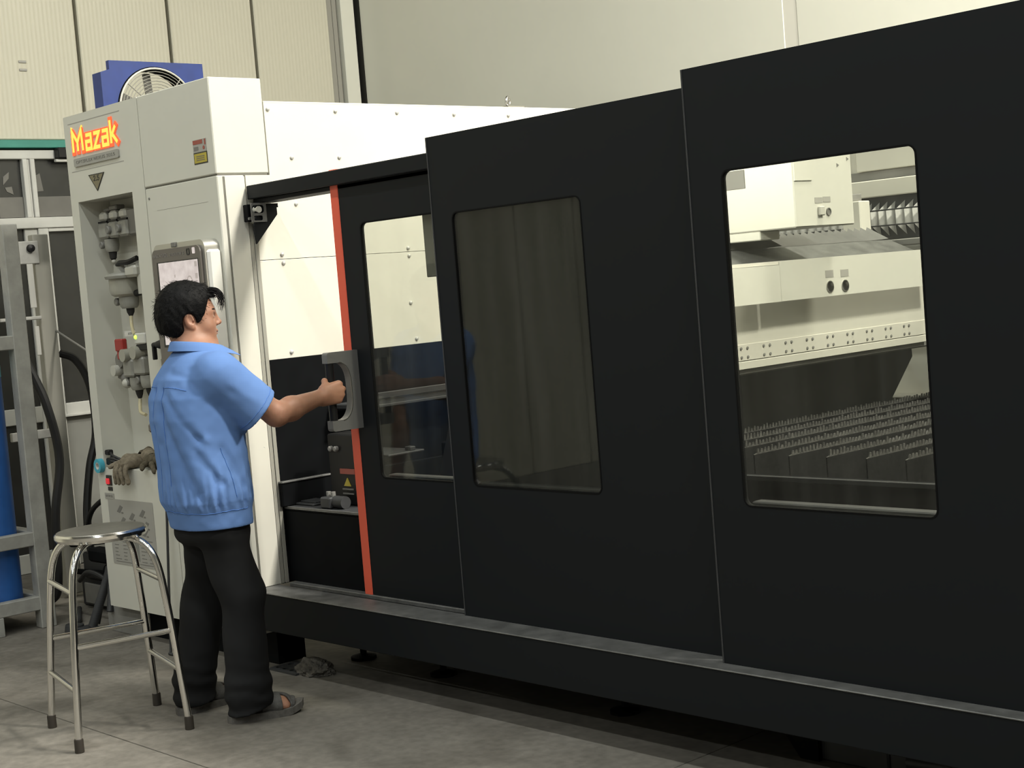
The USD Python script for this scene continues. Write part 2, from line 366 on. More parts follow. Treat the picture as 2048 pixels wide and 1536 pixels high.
# door post beside the cabinet
po = put('door_post', [bx(XE + .0005, XE + .004, 3.535, 3.632, .348, 2.085, .001)], 'ivory_wall', mc)
put('post_seal', bx(XE + .0003, XE + .001, 3.527, 3.536, .348, 2.085), 'seam_grey', po)
put('post_trim', [bx(XE + .0005, XE + .003, 3.634, 3.652, .348, 1.885, .001), bx(XE + .0005, XE + .006, 3.654, 3.672, .348, 1.885, .001)], 'ivory_dark', po)

# plinth, ledge and threshold
pl = put('plinth', bx(XE + .002, -.4, 3.48, 3.62, .185, .342, .003), 'black_paint', mc)
put('ledge', bx(XE + .005, -.4, 3.477, 3.615, .342, .347, .0015), 'dusty_steel', pl)
put('threshold_track', bx(XE + .02, -.4, 3.617, 3.65, .31, .333), 'black_dull', pl)
put('threshold_plate', bx(XE + .04, -.45, 3.65, 3.88, .335, .352, .002), 'dusty_steel', pl)
put('right_end_wall', bx(-.45, -.40, 3.70, YB, .10, 2.39, .003), 'ivory_wall', mc)
put('machine_bed', [bx(-5.45, -.4, 4.02, 5.9, .11, .30, .005), bx(-5.40, -.5, 3.72, 4.02, .16, .30, .005)], 'black_dull', mc)
for x in (-5.28, -4.75, -3.75, -2.86, -1.7):
    lf = put('leveling_foot', [at(lathe([(0, 0), (.055, 0), (.055, .012), (.02, .022), (.014, .022), (.014, .17), (0, .17)]), x, 3.86, 0)], 'black_dull', mc)
    put('foot_nut', at(trimesh.creation.cylinder(.03, .02, sections=6), x, 3.86, .13), 'dusty_steel', lf)
for x in (-4.55, -3.45):
    put('pipe_clip', [tube([(x, 3.66, .19), (x, 3.66, .165), (x + .03, 3.66, .15), (x + .05, 3.66, .155)], .005), bx(x - .09, x + .10, 3.63, 3.66, .17, .186, .002)], 'charcoal', mc)

# header rail, hanging roller and black gusset
put('header_rail', [bx(XE + .01, -.4, 3.632, 3.70, 1.985, 2.042, .003), bx(XE + .01, -.4, 3.66, 3.76, 1.968, 1.985, .002)], 'black_paint', mc)
ga = put('gusset', plate_x(Polygon([(3.63, 1.962), (3.742, 1.962), (3.742, 1.945), (3.735, 1.945), (3.735, 1.915), (3.622, 1.795), (3.615, 1.87), (3.63, 1.90)]), -5.458, -5.446), 'black_paint', mc)
put('roller_bracket', [plate_x(sbox(3.60, 1.885, 3.672, 1.965).difference(rrect(3.606, 3.664, 1.922, 1.956, .012)).difference(rrect(3.612, 3.655, 1.892, 1.912, .006)), -5.440, -5.436), bx(-5.50, -5.436, 3.672, 3.676, 1.885, 1.968, .001)], 'dusty_steel', ga)
put('roller_housing', bx(-5.505, -5.470, 3.605, 3.665, 1.89, 1.962, .003), 'black_dull', ga)
put('roller', [at(trimesh.creation.cylinder(.014, .03, sections=18), -5.455, 3.642, 1.938, [1, 0, 0])], 'ivory_wall', ga); put('adjuster', rod((-5.46, 3.60, 1.902), (-5.46, 3.66, 1.902), .006), 'dusty_steel', ga)

# sliding doors
def door(name, x0, x1, y, z0, z1, win, mat='black_paint', label=None):
    hole = rrect(*win, .028)
    d = put(name, plate_y(sbox(x0, z0, x1, z1).difference(hole), y, y + .014), mat, mc, label=label)
    rim = hole.difference(hole.buffer(-.005))
    put('window_gasket', plate_y(rim, y - .0012, y + .016), 'gasket', d)
    put('window_pane', plate_y(hole.buffer(-.005), y + .004, y + .009), 'machine_glass', d)
    put('window_ledge', bx(win[0] + .005, win[1] - .005, y + .030, y + .075, win[2] - .012, win[2] + .012, .004), 'charcoal', d)
    return d
d1 = door('sliding_door', -4.907, -3.40, 3.66, .328, 2.046, (-4.787, -4.262, .826, 1.829), label='leading door with red edge, narrow window and handle')
put('red_edge_strip', bx(-4.957, -4.907, 3.657, 3.69, .326, 2.048, .003), 'red_strip', d1, label='orange-red safety edge strip')
put('inner_flap', bx(-4.458, -4.40, 3.702, 3.716, 1.594, 1.9, .003), 'dull_grey', d1)
d2 = door('sliding_door', -4.277, -2.962, 3.60, .336, 2.092, (-4.170, -3.525, .829, 1.816), label='middle door with dark window')
d3 = door('sliding_door', -3.010, -.45, 3.54, .341, 2.136, (-2.887, -2.232, .833, 1.827), label='front door with large clear window')
put('door_edge', bx(-3.012, -3.006, 3.538, 3.572, .341, 2.136, .001), 'charcoal', d3)
put('door_edge', bx(-4.279, -4.273, 3.598, 3.632, .336, 2.092, .001), 'charcoal', d2)
# D-shaped pull handle, standing out from the door towards the hall
hy0, hy1, hz0, hz1 = 3.512, 3.662, 1.026, 1.335
outer = rrect(hy0, hy1 + .02, hz0, hz1, .012).intersection(sbox(hy0, hz0, hy1, hz1))
ha = [(3.560 + .056 * math.cos(t), (hz0 + hz1) / 2 + (.5 * (hz1 - hz0) - .042) * math.copysign(abs(math.sin(t)) ** .62, math.sin(t))) for t in np.linspace(-math.pi / 2, math.pi / 2, 33)]
inner = unary_union([sbox(hy0 - .02, hz0 + .042, 3.561, hz1 - .042), Polygon(ha)])
hd = put('pull_handle', plate_x(outer.difference(inner), -4.907, -4.872), 'handle_grey', d1)
lin = inner.buffer(.0035).difference(inner.buffer(.0003)).intersection(sbox(3.566, hz0, hy1, hz1))
put('handle_highlight', plate_x(lin, -4.8735, -4.8705), 'steel', d1)  # bright line added as the highlight along the inner curve
gp = put('handle_grip', rod((-4.889, 3.5305, hz0 + .03), (-4.889, 3.5305, hz1 - .03), .0165), 'black_plastic', d1)

# interior: rear wall
put('rear_wall', [bx(XE, -.4, YB, YB + .05, .30, 2.38)], 'ivory_wall', mc)
put('rear_wall_panel', bx(XE, -4.135, YB - .03, YB, 1.92, 2.36, .003), 'ivory_wall', mc)
put('rear_wall_panel', bx(-4.08, -.4, YB - .03, YB, 1.92, 2.36, .003), 'ivory_wall', mc)
put('rear_rail', bx(XE, -.4, YB - .012, YB, 1.878, 1.918, .002), 'dull_grey', mc)
put('rear_strip', bx(XE, -.4, YB - .05, YB, 1.80, 1.876, .004), 'ivory_wall', mc)
put('rear_dark_band', bx(XE, -.4, YB - .02, YB, 1.60, 1.80), 'charcoal', mc)  # dark band behind the bellows
bl = UsdGeom.Xform.Define(stage, str(mc.GetPath()) + '/bellows').GetPrim()
def fold(x, w):                                                     # one pleat of the rail bellows, standing out towards -y
    y = YB - .02
    v = np.array([(x, y, 1.765), (x + w, y, 1.775), (x + w * .6, y - .055, 1.735), (x, y, 1.735), (x + w * .6, y - .055, 1.672), (x, y, 1.672), (x + w, y, 1.622), (x, y, 1.632), (x + w * .95, y - .006, 1.735), (x + w * .95, y - .006, 1.672)])
    return trimesh.convex.convex_hull(np.array([v[3], v[2], v[8], v[5], v[4], v[9]])), trimesh.convex.convex_hull(np.array([v[3], v[2], v[8], v[1], (x + w * .7, y + .002, 1.735), (x + w * .8, y + .002, 1.74)])), trimesh.convex.convex_hull(np.array([v[5], v[4], v[9], v[6], (x + w * .7, y + .002, 1.66), (x + w * .8, y + .002, 1.66)]))
xx = -4.62
while xx < -2.6:
    w = .041 if (round((xx + 4.62) / .041) % 6) else .052
    put('bellows_fold', cat(fold(xx, w * .93)), 'bellows_grey', bl, smooth=False); xx += w
put('bellows_wire', [rod((-4.62, YB - .079, z), (-2.6, YB - .079, z), .0035, n=6) for z in (1.737, 1.668)], 'charcoal', bl)
put('tray', [bx(-5.0, -2.5, 5.55, 5.95, 1.572, 1.60, .004)], 'dull_grey', mc)
put('saddle_block', [bx(-4.0, -3.905, 5.72, 5.80, 1.60, 1.782, .004)], 'ivory_wall', mc)
put('saddle_cap', [bx(-4.0, -3.945, 5.715, 5.80, 1.782, 1.815, .003)], 'dull_grey', mc)
put('gusset_plate', plate_y(Polygon([(-3.905, 1.132), (-3.895, 1.148), (-3.60, 1.30), (-3.60, .915), (-3.778, .915), (-3.792, .928)]), YB - .05, YB - .02), 'ivory_wall', mc)
put('rear_ledge', bx(-4.9, -2.4, YB - .08, YB, .895, .908, .003), 'ivory_wall', mc)
put('shadow_sheet', plate_x(Polygon([(3.86, 1.22), (5.80, 1.22), (5.81, 1.09), (5.64, .93), (5.55, .55), (3.86, .55)]), -3.752, -3.746), 'shadow_black', mc)  # black sheet standing in for the shadow of the bridge on the rear wall

# interior seen through the doorway and the narrow window
ish = put('inner_shelf', [bx(-5.512, -4.40, 3.685, 4.15, .655, .672, .003), bx(-5.512, -4.40, 3.685, 3.691, .352, .655)], 'black_dull', mc)
put('shelf_lip', bx(-5.512, -4.40, 3.680, 3.687, .664, .675, .001), 'dusty_steel', ish)
put('shelf_top', bx(-5.51, -4.41, 3.69, 4.14, .672, .674), 'charcoal', ish)
put('spare_plate', [bx(-5.50, -5.36, 3.725, 3.84, .674, .684, .003)], 'charcoal', ish)
put('spare_plate', [bx(-5.48, -5.37, 3.745, 3.825, .684, .690, .002)], 'charcoal', ish)
put('cable_step', bx(-5.512, -5.485, 3.66, 4.6, .674, .775, .004), 'black_dull', mc)
put('step_edge', bx(-5.512, -5.480, 3.66, 3.93, .775, .783, .002), 'dusty_steel', mc)
dv = put('sensor_box', [bx(-5.325, -5.10, 3.80, 3.92, .676, .975, .006)], 'black_plastic', mc)
put('warning_label', [plate_y(sbox(-5.246, .808, -5.145, .830), 3.796, 3.80)], 'label_red', dv)
put('warning_triangle', plate_y(Polygon([(-5.226, .757), (-5.180, .757), (-5.200, .792)]), 3.796, 3.80), 'label_yellow', dv)
put('label_line', [plate_y(sbox(-5.238, z, -5.165, z + .006), 3.796, 3.80) for z in (.741, .722)], 'grey_print_dark', dv)
put('button', [at(lathe([(0, 0), (.012, 0), (.012, .012), (.008, .016), (0, .016)], 14), x, 3.80, .913, [0, -1, 0]) for x in (-5.295, -5.258)], 'dull_grey', dv)
cl = put('clamp_valve', [bx(-5.275, -5.205, 3.70, 3.765, .674, .722, .006), at(trimesh.creation.cylinder(.026, .07, sections=18), -5.175, 3.735, .700, [1, 0, 0])], 'charcoal', mc)
put('valve_port', [at(trimesh.creation.cylinder(.010, .02, sections=12), x, 3.735, .732) for x in (-5.255, -5.222)], 'dull_grey', cl)
gr = put('guide_rail', [bx(-5.50, -5.36, 3.96, 5.2, 1.06, 1.082, .004)], 'charcoal', mc)
put('rail_edge', [bx(-5.362, -5.350, 3.96, 5.2, 1.086, 1.116, .003), bx(-5.36, -5.345, 3.96, 5.2, 1.05, 1.064, .003)], 'charcoal', gr)
put('side_shelf', [bx(-5.46, -5.17, 4.0, 4.20, .852, .862, .003), bx(-5.22, -5.18, 4.13, 4.16, .862, .880, .003)], 'charcoal', mc)
put('motor_housing', bx(-5.12, -4.99, 4.42, 4.52, .345, 1.06, .006), 'black_dull', mc); put('motor_housing', bx(-5.18, -5.02, 4.30, 4.40, .345, .88, .006), 'black_dull', mc)
put('motor_cap', bx(-5.13, -4.98, 4.41, 4.53, 1.06, 1.068, .003), 'dusty_steel', mc)
put('chute_plate', plate_y(Polygon([(-5.10, .70), (-4.965, 1.02), (-4.40, 1.02), (-4.40, .676), (-5.16, .676)]), 4.195, 4.205), 'charcoal', mc)

# ------------------------------------------------------------------ gantry bridge inside
gb = thing('gantry_bridge', 'cream gantry bridge with round ports spanning the inside of machine, behind right window', 'gantry', (-3.45, 4.8, 1.18))
XB = -3.40
holes = [(4.757, 1.439), (4.853, 1.437)]
cover = sbox(4.462, 1.404, 5.50, 1.549)
for y, z in holes: cover = cover.difference(Point(y, z).buffer(.021, quad_segs=8))
be = put('beam_cover', plate_x(cover, XB - .006, XB), 'ivory', gb)
put('beam_cover', plate_x(sbox(3.84, 1.404, 4.456, 1.535), XB - .004, XB + .004), 'ivory', gb)
put('beam_cover', plate_x(sbox(3.84, 1.5365, 4.456, 1.549), XB - .006, XB), 'ivory_wall', gb)
put('beam_body', bx(XB - .30, XB - .10, 3.84, 5.55, 1.15, 1.545, .006), 'dull_grey', gb)
for y, z in holes:
    pt = put('service_port', at(lathe([(.0205, 0), (.0225, 0), (.0225, .003), (.0195, .003), (.0195, -.02), (.0205, -.02)], 22), XB, y, z, [1, 0, 0]), 'steel', gb)
    put('port_plug', at(lathe([(0, -.016), (.0195, -.016), (.0195, -.02), (0, -.02)], 18), XB, y, z, [1, 0, 0]), 'grey_print_dark', pt)
    put('port_label', plate_x(sbox(y - .024, z + .034, y + .026, z + .061), XB, XB + .001), 'grey_print', pt)
put('lower_apron', [bx(XB - .098, XB - .090, 3.84, 5.52, 1.204, 1.404)], 'ivory_wall', gb)
put('bottom_lip', [bx(XB - .094, XB - .084, 3.84, 5.52, 1.172, 1.201, .002)], 'ivory_wall', gb)
put('bolt_strip', [bx(XB - .091, XB - .087, 3.84, 5.52, 1.2035, 1.262, .001)], 'ivory_wall', gb)
for k in range(12):
    y = 3.93 + .13 * k
    put('bolt_group', [at(lathe([(0, 0), (.0055, 0), (.0055, .003), (.003, .004), (0, .004)], 10), XB - .087, y + dy, z, [1, 0, 0]) for dy in (0, .036) for z in (1.216, 1.248)], 'dull_grey', gb)
hx0, hx1, hy_0, hy_1, hzb, hzt = -3.72, -3.30, 4.442, 4.797, 1.661, 1.922
he = put('head_cover', bx(hx0, hx1, hy_0, hy_1, hzb, hzt, .004), 'ivory', gb)
put('cover_notch', bx(hx1 - .002, hx1 + .004, hy_0 + .004, 4.548, 1.824, hzt, .0015), 'ivory', he)
put('gauge_label', [plate_x(sbox(4.56, 1.744, 4.605, 1.764), hx1, hx1 + .0012), plate_x(sbox(4.609, 1.746, 4.654, 1.766), hx1, hx1 + .0012)], 'grey_print', he)
put('square_button', bx(hx1, hx1 + .012, 4.574, 4.604, 1.699, 1.732, .003), 'regulator_light', he)
put('round_port', at(lathe([(0, 0), (.014, 0), (.014, .004), (.011, .004), (.011, .001), (0, .001)], 20), hx1, 4.638, 1.712, [1, 0, 0]), 'grey_print_dark', he)
put('triangle_sticker', [plate_x(Polygon([(y - .006, z - .007), (y + .009, z), (y - .006, z + .007)]), hx1, hx1 + .001) for y, z in ((4.712, 1.878), (4.775, 1.90))], 'grey_print_dark', he)
put('front_window', bx(-3.719, -3.513, hy_0 - .003, hy_0 + .01, 1.820, 1.887, .001), 'grey_print_dark', he)
put('front_step', bx(-3.72, -3.465, hy_0 + .005, hy_0 + .12, 1.628, 1.661, .003), 'ivory', he)
put('bridge_tray', [plate_y(Polygon([(-3.68, 1.545), (-3.50, 1.545), (-3.62, 1.60), (-3.70, 1.60)]), 4.0, 5.5)], 'dusty_steel', gb)
put('rail_pleats', [trimesh.convex.convex_hull(np.array([(-3.72, y, 1.60), (-3.72, y + .02, 1.60), (-3.62, y + .035, 1.605), (-3.72, y + .03, 1.66), (-3.69, y + .03, 1.64)])) for y in np.arange(4.2, 5.5, .045)], 'dull_grey', gb, smooth=False)

# ------------------------------------------------------------------ slatted cutting pallet
pa = thing('cutting_pallet', 'dark steel pallet of saw-toothed slats lying inside machine under gantry bridge', 'cutting table', (-2.6, 4.9, .3))
zt = .945
put('pallet_frame', [bx(-3.66, -1.2, 3.90, 3.94, .72, .865, .004), bx(-3.66, -1.2, 5.86, 5.90, .72, .88, .004), bx(-3.70, -3.66, 3.9, 5.9, .72, .88, .004), bx(-1.2, -1.16, 3.9, 5.9, .72, .88, .004)], 'black_dull', pa)
put('pallet_rail', bx(-3.66, -1.2, 3.885, 3.90, .852, .868, .002), 'charcoal', pa)
for x in (-3.66, -1.26):
    for y in (3.92, 5.8): put('pallet_leg', bx(x, x + .06, y, y + .06, .295, .72, .004), 'black_dull', pa)
put('pallet_base', bx(-3.6, -1.3, 4.0, 5.8, .55, .58), 'black_dull', pa)
srng = np.random.default_rng(3)
for k in range(17):
    x = -3.60 + .145 * k; pts = []; y = 3.96; p = .0185
    while y < 5.84:
        h = srng.uniform(-.006, .004)
        pts += [(y, zt - .016), (y + p * .30, zt + h), (y + p * .62, zt + h), (y + p * .68, zt - .016)]; y += p
    dx = srng.uniform(-.004, .004)
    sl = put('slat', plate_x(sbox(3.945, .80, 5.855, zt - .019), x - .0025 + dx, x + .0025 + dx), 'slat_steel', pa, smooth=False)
    put('slat_teeth', plate_x(Polygon([(3.945, zt - .019)] + pts + [(5.855, zt - .019)]), x - .002 + dx, x + .002 + dx), 'slat_tip_lit', sl, smooth=False)  # teeth paler than the slats: worn steel, with overhead light put into the colour
put('slat_stop', [bx(x - .006, x + .006, 5.83, 5.855, zt - .03, zt + .015, .001) for x in (-3.82 + .2 * k + .2 for k in range(12))], 'slat_steel', pa)
# ------------------------------------------------------------------ control cabinet
XC0, XC1, YC, YCB, XS = -6.806, XE, 3.50, 3.76, -6.108
cc = thing('control_cabinet', 'tall ivory control cabinet with lit orange sign at left end of machine', 'cabinet', (-6.16, 3.63, 0))
face = rrect(XC0, XS - .0015, .15, 2.496, .004).difference(sbox(-6.735, .822, -6.222, 2.090))
put('column_front', plate_y(face, YC, YC + .012), 'ivory', cc)
put('column_body', [bx(XC0, -6.735, YC + .012, YCB, .15, 2.496), bx(-6.222, XS - .0015, YC + .012, YCB, .15, 2.496), bx(-6.735, -6.222, YC + .012, YCB, 2.09, 2.496), bx(-6.735, -6.222, YC + .012, YCB, .15, .822)], 'ivory', cc)
put('recess_back', bx(-6.735, -6.222, 3.665, 3.675, .822, 2.09), 'ivory', cc)
put('recess_shelf', bx(-6.735, -6.222, YC + .004, 3.665, .815, .826, .002), 'ivory', cc)
put('pod_column', bx(XS + .0015, XC1, YC, 3.634, .15, 2.089, .004), 'ivory', cc)
put('upper_box', bx(XS + .0015, XC1, YC - .001, YCB, 2.096, 2.496, .004), 'ivory', cc)
put('box_gap', bx(XS + .004, XC1 - .004, YC + .006, YCB - .006, 2.088, 2.097), 'seam_grey', cc)
put('column_gap', bx(XS - .003, XS + .003, YC + .006, YCB - .006, .16, 2.49), 'seam_grey', cc)
put('plinth_plate', bx(-6.96, -6.63, 3.558, 3.565, 0, .15, .002), 'dull_grey', cc)
put('plinth_shade', bx(-6.62, XE - .02, 3.60, 3.74, 0, .15), 'black_dull', cc)  # black block standing in for the shade in the open space under the cabinet
put('panel_line', [bx(-6.766, -6.27, YC - .0006, YC + .001, z, z + .004) for z in (2.456, 2.232)], 'grey_print', cc)
put('crease_line', bx(-6.02, -5.60, YC - .0005, YC + .001, 1.987, 1.9885), 'grey_print', cc)
put('screw', at(lathe([(0, 0), (.006, 0), (.005, .003), (0, .003)], 10), -6.078, YC, 2.045, [0, -1, 0]), 'grey_print_dark', cc)
# lit sign: the word in squared strokes
sx, sz, u = -6.733, 2.313, .098
kx = .436 / (2.70 * u)
def st(pts): return LineString([(sx + .009 + x * u * kx, sz + .010 + z * u) for x, z in pts])
strokes = [st([(.02, 0), (.02, .97), (.30, .44), (.30, .02)]), st([(.30, .44), (.56, .97), (.60, 0)]),
    st([(.82, .66), (1.12, .66), (1.12, 0), (.82, 0), (.82, .36), (1.12, .36)]), st([(1.29, .66), (1.61, .66), (1.29, 0), (1.63, 0)]),
    st([(1.80, .66), (2.10, .66), (2.10, 0), (1.80, 0), (1.80, .36), (2.10, .36)]), st([(2.28, 0), (2.28, 1.06)]), st([(2.56, .76), (2.32, .33)]), st([(2.36, .42), (2.62, 0)])]
word = unary_union([s.buffer(.0085, cap_style=2, join_style=2) for s in strokes]); halo = unary_union([s.buffer(.0150, cap_style=3, join_style=1) for s in strokes])
sg = put('sign_lettering', plate_y(word, YC - .006, YC + .001), 'sign_orange', cc, smooth=False, label='glowing orange letters of the maker sign')
put('sign_outline', plate_y(halo.difference(word.buffer(.0002)), YC - .005, YC + .001), 'sign_red', sg, smooth=False)
npl = put('name_plate', plate_y(rrect(-6.726, -6.300, 2.254, 2.292, .008), YC - .008, YC + .001), 'grey_print', cc)
put('plate_text', text_y('OPTIPLEX NEXUS 3015', -6.70, 2.266, .014, YC - .008, .001, .37), 'grey_print_dark', npl)
tr = put('triangle_plate', plate_y(Polygon([(-6.606, 2.205), (-6.458, 2.204), (-6.533, 2.125)]), YC - .003, YC + .001), 'triangle_olive', cc)
put('triangle_text', text_y('2.5', -6.560, 2.172, .024, YC - .003, .001, .055, True), 'label_black', tr)
put('triangle_rim', plate_y(Polygon([(-6.606, 2.205), (-6.458, 2.204), (-6.533, 2.125)]).difference(Polygon([(-6.606, 2.205), (-6.458, 2.204), (-6.533, 2.125)]).buffer(-.004)), YC - .0035, YC), 'label_black', tr)
wl_ = put('warning_label', plate_y(sbox(-5.676, 2.200, -5.571, 2.251), YC - .002, YC), 'grey_print', cc, label='grey and red printed warning label')
put('red_heading', plate_y(sbox(-5.674, 2.232, -5.60, 2.249), YC - .0028, YC - .002), 'label_red', wl_)
put('red_mark', [plate_y(sbox(-5.585, 2.225, -5.575, 2.249), YC - .0028, YC - .002), plate_y(Point(-5.592, 2.214).buffer(.008), YC - .0028, YC - .002)], 'label_red', wl_)
put('print_block', plate_y(sbox(-5.67, 2.206, -5.635, 2.222), YC - .0028, YC - .002), 'grey_print_dark', wl_)
yl = put('hazard_label', plate_y(sbox(-5.676, 2.149, -5.570, 2.198), YC - .002, YC), 'label_black', cc, label='yellow hazard label with black border')
put('yellow_field', plate_y(sbox(-5.671, 2.154, -5.575, 2.193), YC - .0028, YC - .002), 'label_yellow', yl)
put('print_line', [plate_y(sbox(-5.655, z, -5.592, z + .004), YC - .0034, YC - .0028) for z in (2.163, 2.171, 2.179)], 'triangle_olive', yl)

# control pod with screen
px0, px1, pz0, pz1, yf = -5.960, -5.545, .98, 1.832, 3.415
prof = rrect(px0, px1, pz0, pz1, .035)
pod = put('control_pod', plate_y(prof, yf + .012, YC), 'silver_pod', cc, label='silver control pod with lit screen')
put('pod_bezel', plate_y(rrect(px0 + .004, px1 - .018, pz0 + .01, pz1 - .022, .03), yf, yf + .013), 'pod_face', pod)
put('pod_side', bx(px1 - .016, px1 + .014, yf + .02, YC, pz0 + .04, pz1 - .045, .010), 'silver_lit', pod)  # paler than the pod: a bright reflection put into the side's colour
put('pod_latch', bx(-5.80, -5.765, yf + .005, yf + .02, pz1 - .018, pz1 + .002, .002), 'grey_print_dark', pod)
scx0, scx1, scz1, scz0 = -5.905, -5.586, 1.752, 1.40
put('screen_surround', plate_y(sbox(scx0 - .014, scz0 - .01, scx1 + .003, scz1 + .004), yf - .001, yf + .002), 'label_black', pod)
put('screen', plate_y(sbox(scx0, scz0, scx1, scz1), yf - .002, yf + .001), 'screen', pod)
put('screen_icon', [plate_y(sbox(-5.612, 1.722 - .05 * k, -5.594, 1.744 - .05 * k), yf - .0026, yf - .002) for k in range(4)] + [plate_y(sbox(-5.80, 1.60, -5.795, 1.66), yf - .0026, yf - .002), plate_y(Point(-5.66, 1.665).buffer(.022).difference(Point(-5.66, 1.665).buffer(.016)), yf - .0026, yf - .002), plate_y(sbox(-5.78, 1.685, -5.772, 1.697), yf - .0026, yf - .002), plate_y(sbox(-5.815, 1.66, -5.805, 1.668), yf - .0026, yf - .002)], 'screen_mark', pod)
put('pod_text', text_y('MAZATROL', -5.945, 1.776, .015, yf, .0012, .125), 'pod_print', pod)
put('pod_text', text_y('PREVIEW 3', -5.805, 1.777, .012, yf, .0012, .115), 'pod_print', pod)
put('pod_key', [plate_y(rrect(-5.668, -5.644, 1.773, 1.801, .006).difference(rrect(-5.663, -5.649, 1.778, 1.796, .004)), yf - .002, yf)], 'label_black', pod)
put('lit_key', plate_y(rrect(-5.622, -5.602, 1.776, 1.802, .004), yf - .002, yf), 'screen', pod)
put('key_tray', [bx(-5.955, -5.56, yf - .10, yf + .01, 1.03, 1.07, .008)], 'pod_face', pod)
put('joystick', [rod((-6.10, 3.465, 1.40), (-6.055, 3.465, 1.404), .012), at(lathe([(0, -.03), (.015, -.028), (.02, 0), (.016, .03), (0, .034)], 18), -6.04, 3.465, 1.402, [1, 0, 0]), rod((-6.095, 3.50, 1.40), (-6.095, 3.455, 1.40), .009), bx(-6.105, -6.09, 3.455, 3.475, 1.335, 1.395, .003)], 'black_plastic', cc)
put('holder_strip', bx(-6.045, -6.025, 3.46, 3.5, 1.335, 1.39, .002), 'regulator_light', cc)

# lower front: switches, plate and diagram
sw = put('switch_block', plate_y(sbox(-6.718, .742, -6.672, .790), YC - .006, YC), 'label_black', cc)
put('red_switch', bx(-6.712, -6.682, YC - .014, YC - .006, .748, .776, .003), 'switch_red', sw, label='glowing red rocker switch')
put('socket', bx(-6.712, -6.672, YC - .004, YC, .716, .734, .001), 'label_black', cc)
lp = put('maker_plate', plate_y(rrect(-6.752, -6.664, .676, .704, .003), YC - .003, YC), 'grey_print', cc)
put('plate_text', text_y('OPTIPLEX', -6.742, .685, .010, YC - .003, .0008, .068), 'grey_print_dark', lp)
dg = put('diagram_sheet', plate_y(rrect(-6.730, -6.309, .364, .677, .008), YC - .002, YC), 'grey_print', cc, label='grey printed instruction diagram')
drng = random.Random(4)
shapes = []
for cx, cz in ((-6.62, .63), (-6.60, .575), (-6.60, .535), (-6.41, .62), (-6.385, .565), (-6.40, .53), (-6.51, .60)):
    shapes += [plate_y(Polygon([(cx - .03, cz - .012), (cx + .005, cz + .02), (cx + .03, cz + .012), (cx, cz - .018)]), YC - .0028, YC - .002), plate_y(sbox(cx + .012, cz - .02, cx + .03, cz - .012), YC - .0028, YC - .002)]
put('sketch', shapes, 'grey_print_dark', dg)
put('column_tint', [plate_y(sbox(-6.52, .39, -6.47, .50), YC - .0026, YC - .002)], 'wall_grey', dg)
put('print_line', [plate_y(sbox(x0, .49 - .017 * k, x0 + drng.uniform(.025, .055), .4935 - .017 * k), YC - .0028, YC - .002) for x0 in (-6.70, -6.62, -6.55, -6.45, -6.38) for k in range(7)] + [plate_y(sbox(-6.70, .376, -6.35, .379), YC - .0028, YC - .002)], 'grey_print_dark', dg)

# pneumatic regulators in the recess
def reg(name, parts, label=None):
    p = put(name, parts[0][1], parts[0][0], cc, label=label)
    for n_, m_, g in parts[1:]: put(n_, g, m_, p)
    return p
yr = 3.60
bowl = lambda x, z, r, h: at(lathe([(0, -h), (r * .75, -h), (r * .92, -h + .01), (r, -h + .03), (r, 0), (0, 0)], 22), x, yr, z)
dialm = lambda x, z, r, y=3.565: at(lathe([(0, 0), (r, 0), (r, .012), (r * .8, .016), (0, .014)], 20), x, y, z, [0, -1, 0])
for k, x in enumerate((-6.655, -6.560, -6.465)):
    sub = [('regulator_grey', bx(x - .043, x + .043, 3.565, 3.645, 1.908, 1.985, .010)),
           ('regulator_cap', 'regulator_light', bx(x - .036, x + .030, 3.57, 3.635, 1.99, 2.035, .012)),
           ('cap_seam', 'black_plastic', bx(x - .04, x + .04, 3.57, 3.64, 1.984, 1.991))]
    if k: sub.append(('gauge', 'grey_print_dark', dialm(x - .02, 1.945, .019)))
    reg('filter_regulator', sub)
reg('filter_bowl', [('regulator_grey', bowl(-6.635, 1.905, .034, .060)), ('gauge', 'grey_print_dark', dialm(-6.672, 1.88, .017, 3.575)), ('drain_fitting', 'rubber', at(lathe([(0, -.045), (.008, -.04), (.016, -.03), (.02, 0), (0, 0)], 14), -6.635, yr, 1.845)), ('drain_tip', 'regulator_light', at(trimesh.creation.icosphere(2, .011), -6.632, yr, 1.80))])
put('pipe_fitting', [bx(-6.60, -6.53, 3.58, 3.63, 2.037, 2.060, .005), bx(-6.655, -6.60, 3.58, 3.63, 2.035, 2.05, .005), bx(-6.48, -6.23, 3.58, 3.64, 1.91, 2.03, .006)], 'grey_print_dark', cc)
for x0, x1, z0, z1 in ((-6.44, -6.30, 1.842, 1.868), (-6.575, -6.45, 1.782, 1.806)):
    q = put('name_tag', plate_y(sbox(x0, z0, x1, z1), 3.663, 3.665), 'grey_print', cc)
    put('tag_text', text_y('REGULATOR', x0 + .01, z0 + .008, .009, 3.663, .0008, x1 - x0 - .02), 'grey_print_dark', q)
